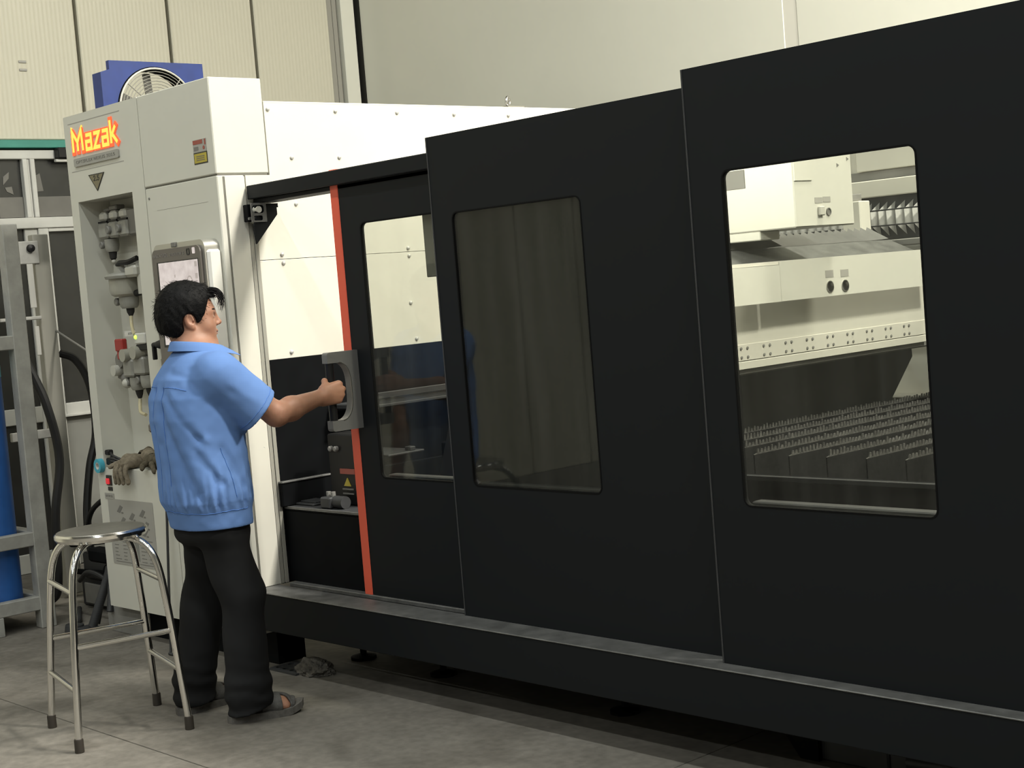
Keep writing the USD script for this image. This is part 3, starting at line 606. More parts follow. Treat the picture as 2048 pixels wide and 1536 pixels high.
reg('main_filter', [('clear_bowl', bowl(-6.535, 1.72, .080, .09)), ('filter_head', 'regulator_grey', at(lathe([(0, 0), (.094, 0), (.098, .012), (.09, .022), (.055, .03), (.05, .065), (0, .068)], 26), -6.535, yr, 1.715)), ('lower_bowl', 'regulator_grey', bowl(-6.525, 1.635, .046, .062)), ('gauge', 'grey_print_dark', dialm(-6.572, 1.607, .018, 3.57)),
    ('drain_fitting', 'rubber', at(lathe([(0, -.04), (.009, -.038), (.018, -.02), (.02, 0), (0, 0)], 14), -6.52, yr, 1.575)), ('elbow', 'regulator_light', [bx(-6.46, -6.36, 3.55, 3.64, 1.715, 1.77, .012), at(trimesh.creation.cylinder(.03, .09, sections=18), -6.37, yr, 1.68)]), ('clamp', 'black_plastic', tube([(-6.56, 3.57, 1.765), (-6.50, 3.555, 1.785), (-6.42, 3.555, 1.785), (-6.36, 3.57, 1.80)], .012)), ('outlet_pipe', 'black_plastic', rod((-6.45, yr, 1.64), (-6.26, yr, 1.66), .016))])
put('drain_hose', tube([(-6.52, yr, 1.54), (-6.505, 3.59, 1.50), (-6.46, 3.57, 1.465), (-6.43, 3.56, 1.45)], .008), 'hose_clear', cc)
put('pipe_down', [rod((-6.39, 3.62, 1.59), (-6.385, 3.62, 1.49), .017), rod((-6.385, 3.62, 1.49), (-6.38, 3.62, 1.46), .022)], 'grey_print', cc)
q = put('name_tag', plate_y(sbox(-6.545, 1.443, -6.44, 1.468), 3.570, 3.574), 'white_print', cc)
put('tag_text', text_y('AIR', -6.51, 1.450, .010, 3.570, .0008, .035), 'grey_print_dark', q)
pw = put('pressure_switch', bx(-6.43, -6.335, 3.555, 3.63, 1.405, 1.455, .005), 'white_print', cc)
put('green_light', at(trimesh.creation.icosphere(2, .0105), -6.415, 3.556, 1.437), 'led_green', pw)
put('switch_foot', bx(-6.43, -6.32, 3.56, 3.63, 1.375, 1.403, .003), 'rubber', pw)
put('red_lever', [bx(-6.605, -6.535, 3.545, 3.575, 1.375, 1.433, .005), bx(-6.60, -6.565, 3.55, 3.575, 1.335, 1.378, .005)], 'valve_red', cc, label='red shut-off lever')
put('shutoff_valve', [at(trimesh.creation.cylinder(.035, .06, sections=20), -6.605, 3.59, 1.33, [0, -1, 0]), at(trimesh.creation.cylinder(.024, .06, sections=18), -6.625, 3.59, 1.275, [.4, 0, 1]), at(trimesh.creation.icosphere(2, .028), -6.60, 3.59, 1.245)], 'grey_print_dark', cc)
put('valve_elbow', [at(trimesh.creation.cylinder(.026, .05, sections=18), -6.625, 3.56, 1.285, [0, -1, 0]), at(trimesh.creation.icosphere(2, .024), -6.565, 3.57, 1.222)], 'regulator_light', cc)
for x, z in ((-6.525, 1.30), (-6.425, 1.31)):
    reg('twin_regulator', [('regulator_grey', bx(x - .046, x + .046, 3.555, 3.645, z - .05, z + .035, .010)), ('regulator_cap', 'clear_bowl', at(trimesh.creation.cylinder(.03, .05, sections=20), x, 3.56, z + .055, [0, -1, 0])), ('cap_block', 'regulator_grey', bx(x - .045, x + .03, 3.57, 3.64, z + .035, z + .085, .01)),
        ('lower_bowl', 'regulator_grey', bowl(x + .012, z - .052, .038, .06)), ('gauge', 'grey_print_dark', dialm(x - .03, z - .075, .019, 3.575)), ('drain_fitting', 'rubber', at(lathe([(0, -.042), (.009, -.04), (.016, -.02), (.02, 0), (0, 0)], 14), x + .015, yr, z - .112))])
put('drain_hose', tube([(-6.51, yr, 1.145), (-6.50, 3.59, 1.11), (-6.46, 3.57, 1.085), (-6.40, 3.56, 1.075)], .008), 'hose_clear', cc)
put('key_slot', bx(-6.545, -6.535, 3.662, 3.666, .985, 1.012, .001), 'label_black', cc)

# ------------------------------------------------------------------ gloves, tape and cord on the cabinet
def glove(name, label, mat, loc, rz, droop, cuff):
    t = thing(name, label, 'glove', loc, 'work gloves on the cabinet ledge')
    c, s = math.cos(rz), math.sin(rz)
    W = lambda x, y, z: (loc[0] + c * x - s * y, loc[1] + s * x + c * y, loc[2] + z)
    def chain(js):
        o = []
        for (a, ra), (b, rb) in zip(js[:-1], js[1:]):
            o.append(m3.Manifold.hull(m3.Manifold.sphere(ra, 12).translate(W(*a)) + m3.Manifold.sphere(rb, 12).translate(W(*b))))
        return o
    parts = chain([((-.02, .06, .035), .030), ((0, 0, .035), .038), ((.02, -.035, .03), .032)]) + chain([((.035, .05, .035), .028), ((.03, 0, .035), .034), ((.03, -.03, .03), .03)])
    for k, x in enumerate((-.035, -.008, .02, .045)):
        L = (.045, .062, .066, .05)[k]
        parts += chain([((x, -.035, .028), .0135), ((x - .002, -.035 - L * .45, .012 - droop * .25), .0125), ((x + .006 * (k - 1), -.04 - L * (.85 - .55 * (droop > .02)), -.004 - droop), .0105)])
    parts += chain([((-.05, 0, .03), .016), ((-.075, -.02, .022), .0135), ((-.085, -.045, .012), .011)])
    M = m3.Manifold.batch_boolean(parts, m3.OpType.Add).refine_to_length(.008)
    m = tm(M); trimesh.smoothing.filter_taubin(m, iterations=6)
    n = meshkit.fbm(m.vertices * 40.0, 3, 2)[:, None] - .5
    m.vertices += m.vertex_normals * n * .009
    put('glove_hand', m, mat, t, smooth=60)
    put('cuff', at(lathe([(.030, 0), (.036, .01), (.034, .03), (.038, .055), (.033, .055), (.027, .0)], 18), *W(.0, .075, .040), axis=[-s, c, .25]), cuff, t)
    return t
glove('work_glove', 'grey-brown work glove drooping over front edge of cabinet ledge', 'glove_cloth', (-6.515, 3.512, .826), .12, .055, 'glove_dark')
glove('work_glove', 'darker crumpled work glove lying deeper on ledge, nearest the man', 'glove_dark', (-6.33, 3.555, .826), 1.35, .0, 'glove_cloth')
tp = thing('tape_roll', 'small cyan tape roll on left edge of cabinet beside gloves', 'tape', (-6.758, 3.487, .815))
put('tape_body', at(lathe([(.018, -.012), (.034, -.012), (.034, .012), (.018, .012), (.018, -.012)], 26), -6.758, 3.487, .835, [0, -1, 0]), 'tape_cyan', tp)
put('tape_core', at(lathe([(.014, -.011), (.018, -.011), (.018, .011), (.014, .011), (.014, -.011)], 26), -6.758, 3.487, .835, [0, -1, 0]), 'white_print', tp)
kc = thing('cable_bundle', 'short black cable bundle with clips on ledge left of gloves', 'cable', (-6.68, 3.50, .826))
put('cable', [tube([(-6.70 + .01 * k, 3.52, .90 - .018 * k), (-6.65, 3.505 - .004 * k, .885 - .013 * k), (-6.60, 3.53, .86 - .006 * k)], .006) for k in range(4)], 'hose_black', kc)
put('clip', [bx(-6.725, -6.685, 3.502, 3.53, .885, .91, .005), bx(-6.715, -6.67, 3.50, 3.52, .838, .872, .005)], 'black_plastic', kc)
pc = thing('hanging_cord', 'thin dark cord hanging down cabinet front beside the man', 'cord', (-6.17, 3.47, .01))
put('cord', tube([(-6.13, 3.49, .98), (-6.15, 3.475, .6), (-6.17, 3.46, .25), (-6.18, 3.45, .03), (-6.15, 3.43, .008), (-6.05, 3.47, .008)], .006), 'charcoal', pc)

# ------------------------------------------------------------------ chiller with fan behind the cabinet
ch = thing('chiller_unit', 'blue-topped cooling unit with round fan opening behind control cabinet', 'chiller', (-7.55, 4.3, 0))
y0, y1 = 3.99, 4.605
put('chiller_body', bx(-7.62, -7.30, y0 + .05, y1, .06, 2.20, .01), 'dull_grey', ch)
for x in (-7.61, -7.37):
    for y in (4.05, 4.53): put('chiller_leg', bx(x, x + .06, y, y + .06, 0, .06), 'black_dull', ch)
hood = Polygon([(y0, 2.20), (y1, 2.20), (y1, 2.868), (4.042, 2.868), (4.042, 2.822), (y0, 2.806)])
fan_c, fan_r = (4.308, 2.605), .234
ring = Point(*fan_c).buffer(fan_r, quad_segs=16)
hf = put('fan_hood', plate_x(hood.difference(ring), -7.33, -7.30), 'blue_paint', ch, label='blue sheet metal fan hood')
put('hood_flange', [bx(-7.39, -7.33, y0, y0 + .006, 2.2, 2.806), bx(-7.39, -7.33, y1 - .006, y1, 2.2, 2.868)], 'blue_paint', hf)
put('fan_shroud', plate_x(ring.buffer(.004).difference(ring.buffer(-.010)), -7.40, -7.298), 'black_dull', ch)
fy, fz = fan_c
put('guard_ring', [tube([(-7.288 - .004 * abs(r - .12) * 10, fy + r * math.cos(a), fz + r * math.sin(a)) for a in np.linspace(0, 2 * np.pi, 33)], .0022, 6, 1, False) for r in np.arange(.03, .226, .0165)], 'ivory_dark', ch)
put('guard_rim', tube([(-7.292, fy + .228 * math.cos(a), fz + .228 * math.sin(a)) for a in np.linspace(0, 2 * np.pi, 49)], .0055, 8, 1, False), 'ivory_wall', ch)
put('guard_spoke', [rod((-7.291, fy, fz), (-7.291, fy + .227 * math.cos(a), fz + .227 * math.sin(a)), .003, n=8) for a in np.radians((50, 140, 230, 320))], 'ivory_dark', ch)
for a in (95, 155, 215, 275, 335, 35):
    A = math.radians(a); pts = []
    for r in (.05, .21):
        for w in (-.030, .030):
            pts.append((-7.36 + (w * .4), fy + r * math.cos(A) - w * math.sin(A), fz + r * math.sin(A) + w * math.cos(A))); pts.append((pts[-1][0] - .004, *pts[-1][1:]))
    put('fan_blade', trimesh.convex.convex_hull(np.array(pts)), 'grey_print_dark', ch)
put('fan_hub', rod((-7.40, fy, fz), (-7.31, fy, fz), .05), 'black_dull', ch)

# ------------------------------------------------------------------ cylinder rack on the left
rk = thing('steel_rack', 'pale grey square-tube steel rack holding blue gas cylinder at left edge', 'rack', (-7.55, 3.2, 0))
for x, y in ((-7.33, 3.425), (-7.33, 2.62), (-7.86, 3.425), (-7.86, 2.62)):
    top = 2.04
    put('rack_post', bx(x - .07, x, y - .04, y + .04, 0.0 if y > 3 else 0, top, .004), 'rack_grey', rk)
for z in (.13, .458, 1.45):
    put('rack_rail', bx(-7.392, -7.333, 2.62, 3.39, z - .035, z + .035, .004), 'rack_grey', rk)
    put('rack_rail', bx(-7.925, -7.865, 2.62, 3.39, z - .035, z + .035, .004), 'rack_grey', rk)
    put('rack_rail', bx(-7.86, -7.39, 3.39, 3.45, z - .035, z + .035, .004), 'rack_grey', rk)
put('rack_floor', bx(-7.87, -7.39, 2.62, 3.40, .10, .112), 'dusty_steel', rk)
put('rack_foot', bx(-7.40, -7.33, 3.15, 3.19, 0, .095, .003), 'rack_grey', rk)
put('rack_upright', [bx(-8.02, -7.96, 3.845, 3.935, .02, 2.02, .004)], 'ivory_dark', rk)
put('manifold_plate', [bx(-7.97, -7.95, 3.58, 3.87, 1.86, 1.985, .004)], 'rack_grey', rk)
put('manifold_knob', at(lathe([(0, 0), (.022, 0), (.02, .02), (0, .024)], 16), -7.95, 3.82, 1.945, [1, 0, 0]), 'black_plastic', rk)
put('bright_strip', [bx(-7.955, -7.945, 3.79, 3.825, 1.62, 1.86, .003), bx(-7.955, -7.945, 3.80, 3.825, 1.36, 1.52, .003)], 'zinc', rk)
put('clamp_band', bx(-7.96, -7.93, 3.60, 3.86, .905, .955, .004), 'rack_grey', rk); put('clamp_band', bx(-7.96, -7.93, 3.60, 3.84, 1.555, 1.575, .004), 'rack_grey', rk)
def gas_cylinder(x, y, label):
    t = thing('gas_cylinder', label, 'gas cylinder', (x, y, .112))
    put('cylinder_body', at(lathe([(0, 0), (.10, 0), (.112, .012), (.112, 1.40), (.095, 1.50), (.04, 1.57), (0, 1.58)], 40), x, y, .112), 'cylinder_blue', t)
    put('valve', [rod((x, y, 1.69), (x, y, 1.78), .018), rod((x, y, 1.76), (x + .05, y, 1.76), .012), at(lathe([(0, 0), (.03, 0), (.03, .012), (0, .014)], 12), x, y, 1.78)], 'dusty_steel', t)
    put('cylinder_label', at(lathe([(.1125, 1.17), (.1135, 1.17), (.1135, 1.40), (.1125, 1.40)], 40), x, y, .112), 'tape_cyan', t)
    return t
gas_cylinder(-7.515, 3.262, 'tall blue gas cylinder with cyan band standing in grey steel rack')

# hoses, cables and a small pump stand on the floor between rack and cabinet
def hose(label, pts, r, mat='hose_black', name='hose'):
    base = pts[0]; g = put(name, tube(pts, r), mat, None); meta(g, label, 'hose'); return g
hose('thick black hose looping down from top of rack post', [(-8.0, 3.955, 1.36), (-7.98, 4.04, 1.31), (-7.96, 4.10, 1.15), (-7.95, 4.10, .9), (-7.93, 4.03, .7), (-7.9, 3.97, .4), (-7.85, 3.98, .12), (-7.7, 4.05, .03)], .022)
hose('thin grey cable slanting from rack to cabinet edge', [(-8.0, 3.93, 1.50), (-7.7, 3.92, 1.40), (-7.4, 3.92, 1.30), (-7.0, 3.95, 1.20)], .006, 'grey_print_dark', 'cable')
hose('black hose hanging inside rack behind front post', [(-7.80, 3.62, 1.55), (-7.8, 3.66, 1.35), (-7.78, 3.74, 1.1), (-7.77, 3.78, .8), (-7.76, 3.72, .5), (-7.78, 3.70, .1), (-7.88, 3.66, .026)], .024)
hose('black hose arching across grey wall panel into cabinet', [(-7.7, 3.86, .40), (-7.6, 3.86, .52), (-7.4, 3.87, .60), (-7.15, 3.88, .62), (-6.95, 3.88, .60)], .014)
hose('low black hose curling over floor beside stool', [(-7.35, 3.62, .20), (-7.2, 3.60, .26), (-7.05, 3.62, .22), (-6.95, 3.62, .10), (-6.9, 3.56, .02)], .013)
hose('grey hose lying along floor towards cabinet foot', [(-7.55, 3.70, .016), (-7.4, 3.62, .016), (-7.28, 3.56, .016), (-7.20, 3.50, .016), (-7.17, 3.44, .016)], .014, 'charcoal')
ps = thing('hose_stand', 'dark metal hose stand on floor left of cabinet foot', 'stand', (-7.0, 3.60, 0))
put('stand_arm', [rod((-7.02, 3.50, .02), (-6.97, 3.62, .34), .022), rod((-7.06, 3.55, .02), (-7.03, 3.62, .30), .012), rod((-6.90, 3.54, .10), (-6.955, 3.60, .30), .016)], 'charcoal', ps)
put('stand_head', [bx(-7.28, -6.96, 3.64, 3.72, .30, .37, .012), at(trimesh.creation.cylinder(.035, .16, sections=18), -7.06, 3.68, .27, [1, 0, .15])], 'black_dull', ps)
put('stand_foot', [bx(-7.09, -6.98, 3.44, 3.53, 0, .022, .006), at(lathe([(0, 0), (.05, 0), (.045, .03), (0, .04)], 16), -7.11, 3.45, 0)], 'charcoal', ps)
bw = thing('pipe_crate', 'low dark stack of boxes and pipes behind stool', 'crate', (-7.42, 3.86, 0))
put('crate_body', [bx(-7.7, -7.1, 3.80, 4.0, .0, .16, .01), bx(-7.62, -7.15, 3.78, 3.98, .16, .30, .01)], 'charcoal', bw)
put('crate_pipe', [rod((-7.72, 3.78, .34), (-7.05, 3.78, .42), .022), rod((-7.7, 3.82, .37), (-7.1, 3.80, .48), .016), rod((-7.7, 3.77, .19), (-7.1, 3.74, .23), .015)], 'black_dull', bw)
put('crate_front', bx(-7.6, -7.12, 3.765, 3.78, .03, .14, .004), 'dull_grey', bw)

# ------------------------------------------------------------------ bar stool
sc = np.array([-5.267, 2.697])
stl = thing('bar_stool', 'tall chromed tube bar stool with round metal seat behind the man', 'stool', (*sc, 0))
put('seat', at(lathe([(0, .728), (.135, .728), (.158, .733), (.166, .742), (.166, .752), (.160, .7585), (.150, .760), (.06, .7565), (0, .756)], 56), *sc, 0), 'seat_steel', stl)
put('seat_rim', at(lathe([(.150, .724), (.163, .727), (.170, .738), (.170, .750), (.164, .757), (.158, .757), (.158, .727)], 56), *sc, 0), 'chrome', stl)
feet = np.array([(-5.518, 2.547), (-5.107, 2.450), (-5.433, 2.950), (-5.008, 2.842)])
LEG = []
for fx in feet:
    d = fx - sc; P = lambda r, z, d=d: (sc[0] + d[0] * r, sc[1] + d[1] * r, z)
    LEG.append(P)
    pts = [P(1.0, .03), P(.96, .15), P(.92, .27), P(.88, .39), P(.835, .50), P(.79, .59), P(.72, .655), P(.60, .70), P(.42, .722), P(.28, .724)]
    lg = put('leg', tube(pts, .0135, 14, 6), 'chrome', stl)
    put('foot_cap', at(lathe([(0, 0), (.0165, 0), (.017, .004), (.0165, .046), (.0145, .05), (0, .05)], 18), fx[0], fx[1], 0), 'foot_cap', lg)
R_ = lambda z: 1.0 - (z - .03) * .333
def brace(i, j, z, r=.0105): return rod(LEG[i](R_(z), z), LEG[j](R_(z), z), r)
for i, j, z in ((0, 2, .345), (1, 3, .372), (0, 1, .565), (0, 1, .215), (2, 3, .56), (2, 3, .225)):
    put('stretcher', brace(i, j, z), 'chrome', stl)

# ------------------------------------------------------------------ odds and ends on the floor by the machine
rg = thing('floor_rag', 'crumpled dirty rag on floor under machine near the man', 'rag', (-5.27, 3.60, 0))
v = trimesh.creation.icosphere(4, 1.0); n_ = meshkit.fbm(v.vertices * 2.6, 4, 5)[:, None]
v.vertices = v.vertices * (.55 + .9 * n_) * np.array([.10, .06, .055]); v.vertices[:, 2] = np.maximum(v.vertices[:, 2], -.006)
put('rag_cloth', at(v, -5.27, 3.60, .006), 'rag', rg)
gp_ = thing('floor_grate', 'small dark grate plate lying on floor under machine corner', 'grate', (-5.42, 3.58, 0))
g_ = sbox(-5.50, 3.52, -5.30, 3.66)
for i in range(4):
    for j in range(2): g_ = g_.difference(Point(-5.48 + .05 * i + .01, 3.555 + .06 * j).buffer(.014))
put('grate_plate', plate_z(g_, 0, .008), 'charcoal', gp_)
bs = thing('machine_stand_block', 'black triangular stand plate with grey block under right end of machine', 'block', (-2.9, 3.85, 0))
put('stand_plate', plate_y(Polygon([(-3.06, .17), (-2.86, .17), (-2.86, .0), (-2.93, 0.0)]), 3.78, 3.80), 'black_dull', bs)
put('stand_block', bx(-2.90, -2.62, 3.80, 3.92, 0, .085, .006), 'charcoal', bs)
put('stand_clamp', [bx(-2.62, -2.45, 3.80, 3.86, .0, .07, .01), rod((-2.55, 3.80, .05), (-2.40, 3.80, .055), .018)], 'charcoal', bs); put('stand_wedge', bx(-2.80, -2.70, 3.82, 3.88, .085, .13, .008), 'charcoal', bs)
# ------------------------------------------------------------------ the man: smooth implicit surfaces, meshed once
def cone(p, a, b, ra, rb):
    a, b = np.asarray(a, float), np.asarray(b, float); ba = b - a; t = np.clip((p - a) @ ba / max(ba @ ba, 1e-9), 0, 1)
    return np.linalg.norm(p - a - t[:, None] * ba, axis=1) - (ra + t * (rb - ra))
def ell(p, c, r, A=np.eye(3)):
    q = (p - np.asarray(c)) @ np.asarray(A).T; r = np.asarray(r, float)
    k0 = np.linalg.norm(q / r, axis=1); k1 = np.linalg.norm(q / r ** 2, axis=1)
    return np.where(k1 > 1e-9, k0 * (k0 - 1) / np.maximum(k1, 1e-9), -r.min())
def smin(a, b, k):
    h = np.clip(.5 + .5 * (b - a) / k, 0, 1); return b + (a - b) * h - k * h * (1 - h)
def smax(a, b, k): return -smin(-a, -b, k)
def seg(p, a, b):
    a, b = np.asarray(a, float), np.asarray(b, float); ba = b - a; t = np.clip((p - a) @ ba / (ba @ ba), 0, 1)
    return np.linalg.norm(p - a - t[:, None] * ba, axis=1)

def surface(fn, lo, hi, h):
    """Surface nets of fn(points) < 0; only cells near the surface are sampled finely."""
    lo = np.asarray(lo, float); n = np.ceil((np.asarray(hi) - lo) / h / 4).astype(int) * 4 + 1; c = 4
    nc = (n - 1) // c + 1
    G = np.stack(np.meshgrid(*[np.arange(k) for k in nc], indexing='ij'), -1).reshape(-1, 3)
    V = fn(lo + G * h * c).reshape(nc)
    D = np.repeat(np.repeat(np.repeat(V, c, 0), c, 1), c, 2)
    near = np.repeat(np.repeat(np.repeat(np.abs(V) < h * c * 2.2, c, 0), c, 1), c, 2)
    o = c // 2; D = D[o:o + n[0], o:o + n[1], o:o + n[2]]; near = near[o:o + n[0], o:o + n[1], o:o + n[2]]
    pad = [(0, k - s) for k, s in zip(n, D.shape)]; D = np.pad(D, pad, 'edge').copy(); near = np.pad(near, pad, 'edge')
    idx = np.argwhere(near)
    for k in range(0, len(idx), 400000):
        j = idx[k:k + 400000]; D[j[:, 0], j[:, 1], j[:, 2]] = fn(lo + j * h)
    S = D < 0
    cs = tuple(k - 1 for k in n); cnt = np.zeros(cs, np.int8)
    for d in np.ndindex(2, 2, 2): cnt += S[d[0]:d[0] + cs[0], d[1]:d[1] + cs[1], d[2]:d[2] + cs[2]]
    act = (cnt > 0) & (cnt < 8); C = np.argwhere(act); ids = -np.ones(cs, int); ids[tuple(C.T)] = np.arange(len(C))
    acc = np.zeros((len(C), 3)); m = np.zeros(len(C))
    for e in range(3):
        for d in np.ndindex(2, 2):
            a = np.zeros(3, int); oth = [k for k in range(3) if k != e]; a[oth[0]], a[oth[1]] = d; b = a.copy(); b[e] = 1
            va, vb = D[tuple((C + a).T)], D[tuple((C + b).T)]; x = (va < 0) != (vb < 0)
            t = np.where(x, va / np.where(x, va - vb, 1), 0); P = np.tile(a, (len(C), 1)).astype(float); P[:, e] = t
            acc[x] += P[x]; m[x] += 1
    v = lo + (C + acc / m[:, None]) * h; F = []
    for e in range(3):
        o1, o2 = [k for k in range(3) if k != e]
        a = [slice(1, -1)] * 3; a[e] = slice(0, -1); b = [slice(1, -1)] * 3; b[e] = slice(1, None)
        sa, sb = S[tuple(a)], S[tuple(b)]; X = np.argwhere(sa != sb); off = np.ones(3, int); off[e] = 0; X = X + off
        def cid(d1, d2):
            y = X.copy(); y[:, o1] += d1; y[:, o2] += d2; return ids[tuple(y.T)]
        q = np.stack([cid(-1, -1), cid(0, -1), cid(0, 0), cid(-1, 0)], 1)
        flip = ~S[tuple(X.T)]
        if e == 1: flip = ~flip
        q[flip] = q[flip][:, ::-1]; F.append(q)
    q = np.vstack(F); q = q[(q >= 0).all(1)]
    f = np.vstack([q[:, [0, 1, 2]], q[:, [0, 2, 3]]])
    mesh = trimesh.Trimesh(v, f, process=False)
    if mesh.volume < 0: mesh.invert()
    return mesh

def relax(m, n=3):
    import scipy.sparse as sp
    e = m.edges_unique; N = len(m.vertices); A = sp.coo_matrix((np.ones(2 * len(e)), (np.r_[e[:, 0], e[:, 1]], np.r_[e[:, 1], e[:, 0]])), shape=(N, N)).tocsr()
    k = np.maximum(np.asarray(A.sum(1)), 1); v = np.array(m.vertices)
    for i in range(n):
        for lam in (.5, -.52): v = v + lam * ((A @ v) / k - v)
    return trimesh.Trimesh(v, m.faces, process=False)

O = np.array([-5.07, 3.06, 0.0])
F = np.array([.137, .9906, 0]); Rr = np.array([.9906, -.137, 0]); U = np.array([0, 0, 1.0])
B = lambda r, f, z: O + r * Rr + f * F + np.array([0, 0, z])
shR, elR, wrR = B(.185, -.005, 1.305), np.array([-4.822, 3.222, 1.130]), np.array([-4.868, 3.447, 1.166])
shL, elL, wrL = B(-.175, .02, 1.305), B(-.215, .05, 1.04), B(-.20, .13, .82)
hipR, hipL = B(.085, -.005, .85), B(-.09, .01, .85)
knR, knL = np.array([-4.955, 3.085, .46]), np.array([-5.195, 3.075, .46])
anR, anL = np.array([-4.918, 3.035, .085]), np.array([-5.215, 2.985, .085])
dR = np.array([.36, .933, 0]); dL = np.array([-.10, .995, 0])

# head frame
Fh = np.array([.470, .880, -.03]); Fh /= np.linalg.norm(Fh); Rh = np.cross(Fh, U); Rh /= np.linalg.norm(Rh); Uh = np.cross(Rh, Fh)
HA = np.stack([Fh, Rh, Uh]); E0 = np.array([-5.108, 3.068, 1.498])
hd_ = lambda p: (p - E0) @ HA.T
hw = lambda x, y, z: E0 + np.array([x, y, z]) @ HA
def head_sdf(p):
    q = hd_(p); qa = q.copy(); qa[:, 1] = np.abs(qa[:, 1])
    d = ell(q, (-.012, 0, .045), (.096, .076, .090))
    d = smin(d, ell(q, (.040, 0, -.005), (.052, .060, .082)), .03)
    d = smin(d, cone(qa, (.002, .052, -.040), (.070, .016, -.082), .022, .019), .03)
    d = smin(d, cone(qa, (.055, .034, -.022), (.060, .026, -.045), .026, .024), .03)      # cheeks
    d = smin(d, cone(qa, (.075, .0, .038), (.066, .038, .036), .013, .011), .018)          # brow
    d = smin(d, ell(q, (.077, 0, -.077), (.017, .020, .016)), .016)                        # chin
    d = smax(d, -ell(qa, (.094, .032, .017), (.014, .017, .011)), .012)                    # sockets
    d = smin(d, ell(qa, (.072, .031, .017), (.0135, .0145, .0115)), .006)                  # lids
    d = smin(d, cone(q, (.086, 0, .028), (.104, 0, -.004), .0075, .0105), .012)            # nose
    d = smin(d, ell(qa, (.094, .012, -.010), (.011, .007, .007)), .006)
    d = smin(d, ell(q, (.086, 0, -.036), (.013, .024, .008)), .007)                        # lips
    d = smin(d, ell(q, (.084, 0, -.048), (.012, .021, .0075)), .006)
    d = smax(d, -ell(q, (.099, 0, -.0415), (.012, .024, .0016)), .003)
    # ears: a tilted shell with a hollow
    ca, sa = math.cos(.25), math.sin(.25); T = np.array([[ca, 0, sa], [0, 1, 0], [-sa, 0, ca]])
    e = ell(qa, (-.010, .077, .006), (.0185, .010, .031), T)
    e = smax(e, -ell(qa, (-.004, .088, .008), (.0115, .0085, .019), T), .004)
    e = smin(e, ell(qa, (.003, .077, -.020), (.008, .006, .009)), .006)
    e = smax(e, -ell(qa, (.004, .083, -.002), (.004, .008, .006)), .003)
    return smin(d, e, .006)
nk0, nk1 = hw(-.028, 0, -.045), B(.0, -.012, 1.385)
def hand_sdf(p, s=1):
    bx_, by_ = -4.889, 3.5305
    d = cone(p, wrR, (-4.862, 3.475, 1.174), .0265, .026)
    palm = [((-4.866, 3.478, 1.195), (-4.862, 3.546, 1.209), .020, .016), ((-4.862, 3.476, 1.180), (-4.858, 3.553, 1.188), .021, .0165), ((-4.862, 3.474, 1.165), (-4.859, 3.551, 1.167), .021, .016), ((-4.865, 3.470, 1.150), (-4.863, 3.543, 1.148), .019, .014)]
    for a, b, r1, r2 in palm: d = smin(d, cone(p, a, b, r1, r2), .012)
    for k, (z, y, r) in enumerate(((1.211, 3.552, .0105), (1.190, 3.560, .011), (1.169, 3.557, .0105), (1.150, 3.548, .0092))):
        L = (.0, .004, .002, -.004)[k]
        j = [(-4.859, y - .004, z), (-4.880, y + .016 + L, z - .002), (-4.913, y + .006 + L, z - .004), (-4.921, y - .018, z - .005), (-4.909, y - .036, z - .005)]
        fd = cone(p, j[0], j[1], r + .0015, r)
        for a, b, q in zip(j[1:-1], j[2:], (1, .93, .86)): fd = smin(fd, cone(p, a, b, r * q, r * q * .95), .004)
        d = smin(d, fd, .005)
    t = [(-4.868, 3.474, 1.186), (-4.875, 3.494, 1.214), (-4.890, 3.503, 1.226), (-4.912, 3.517, 1.224)]
    for a, b, r1, r2 in zip(t[:-1], t[1:], (.018, .0125, .011), (.0125, .011, .0095)): d = smin(d, cone(p, a, b, r1, r2), .008)
    return d
def foot_sdf(p, an, d):
    n = np.array([d[1], -d[0], 0]); at_ = lambda f, s, z: np.array([an[0], an[1], 0]) + f * d + s * n + np.array([0, 0, z])
    v = cone(p, an + np.array([0, 0, .12]), at_(-.005, 0, .07), .046, .038)
    v = smin(v, cone(p, at_(-.035, 0, .052), at_(.0, 0, .05), .030, .036), .02)
    v = smin(v, cone(p, at_(.0, 0, .065), at_(.13, .0, .045), .036, .027), .03)
    v = smin(v, cone(p, at_(.12, -.018, .042), at_(.15, -.024, .040), .026, .020), .02)
    v = smin(v, cone(p, at_(.12, .02, .042), at_(.14, .026, .038), .024, .018), .02)
    for s, L, r in ((-.032, .192, .0125), (-.010, .196, .010), (.008, .188, .0095), (.024, .176, .009), (.038, .160, .0085)):
        v = smin(v, cone(p, at_(.13, s * .9, .038), at_(L - .012, s, .034), r * 1.15, r), .007)
    return v
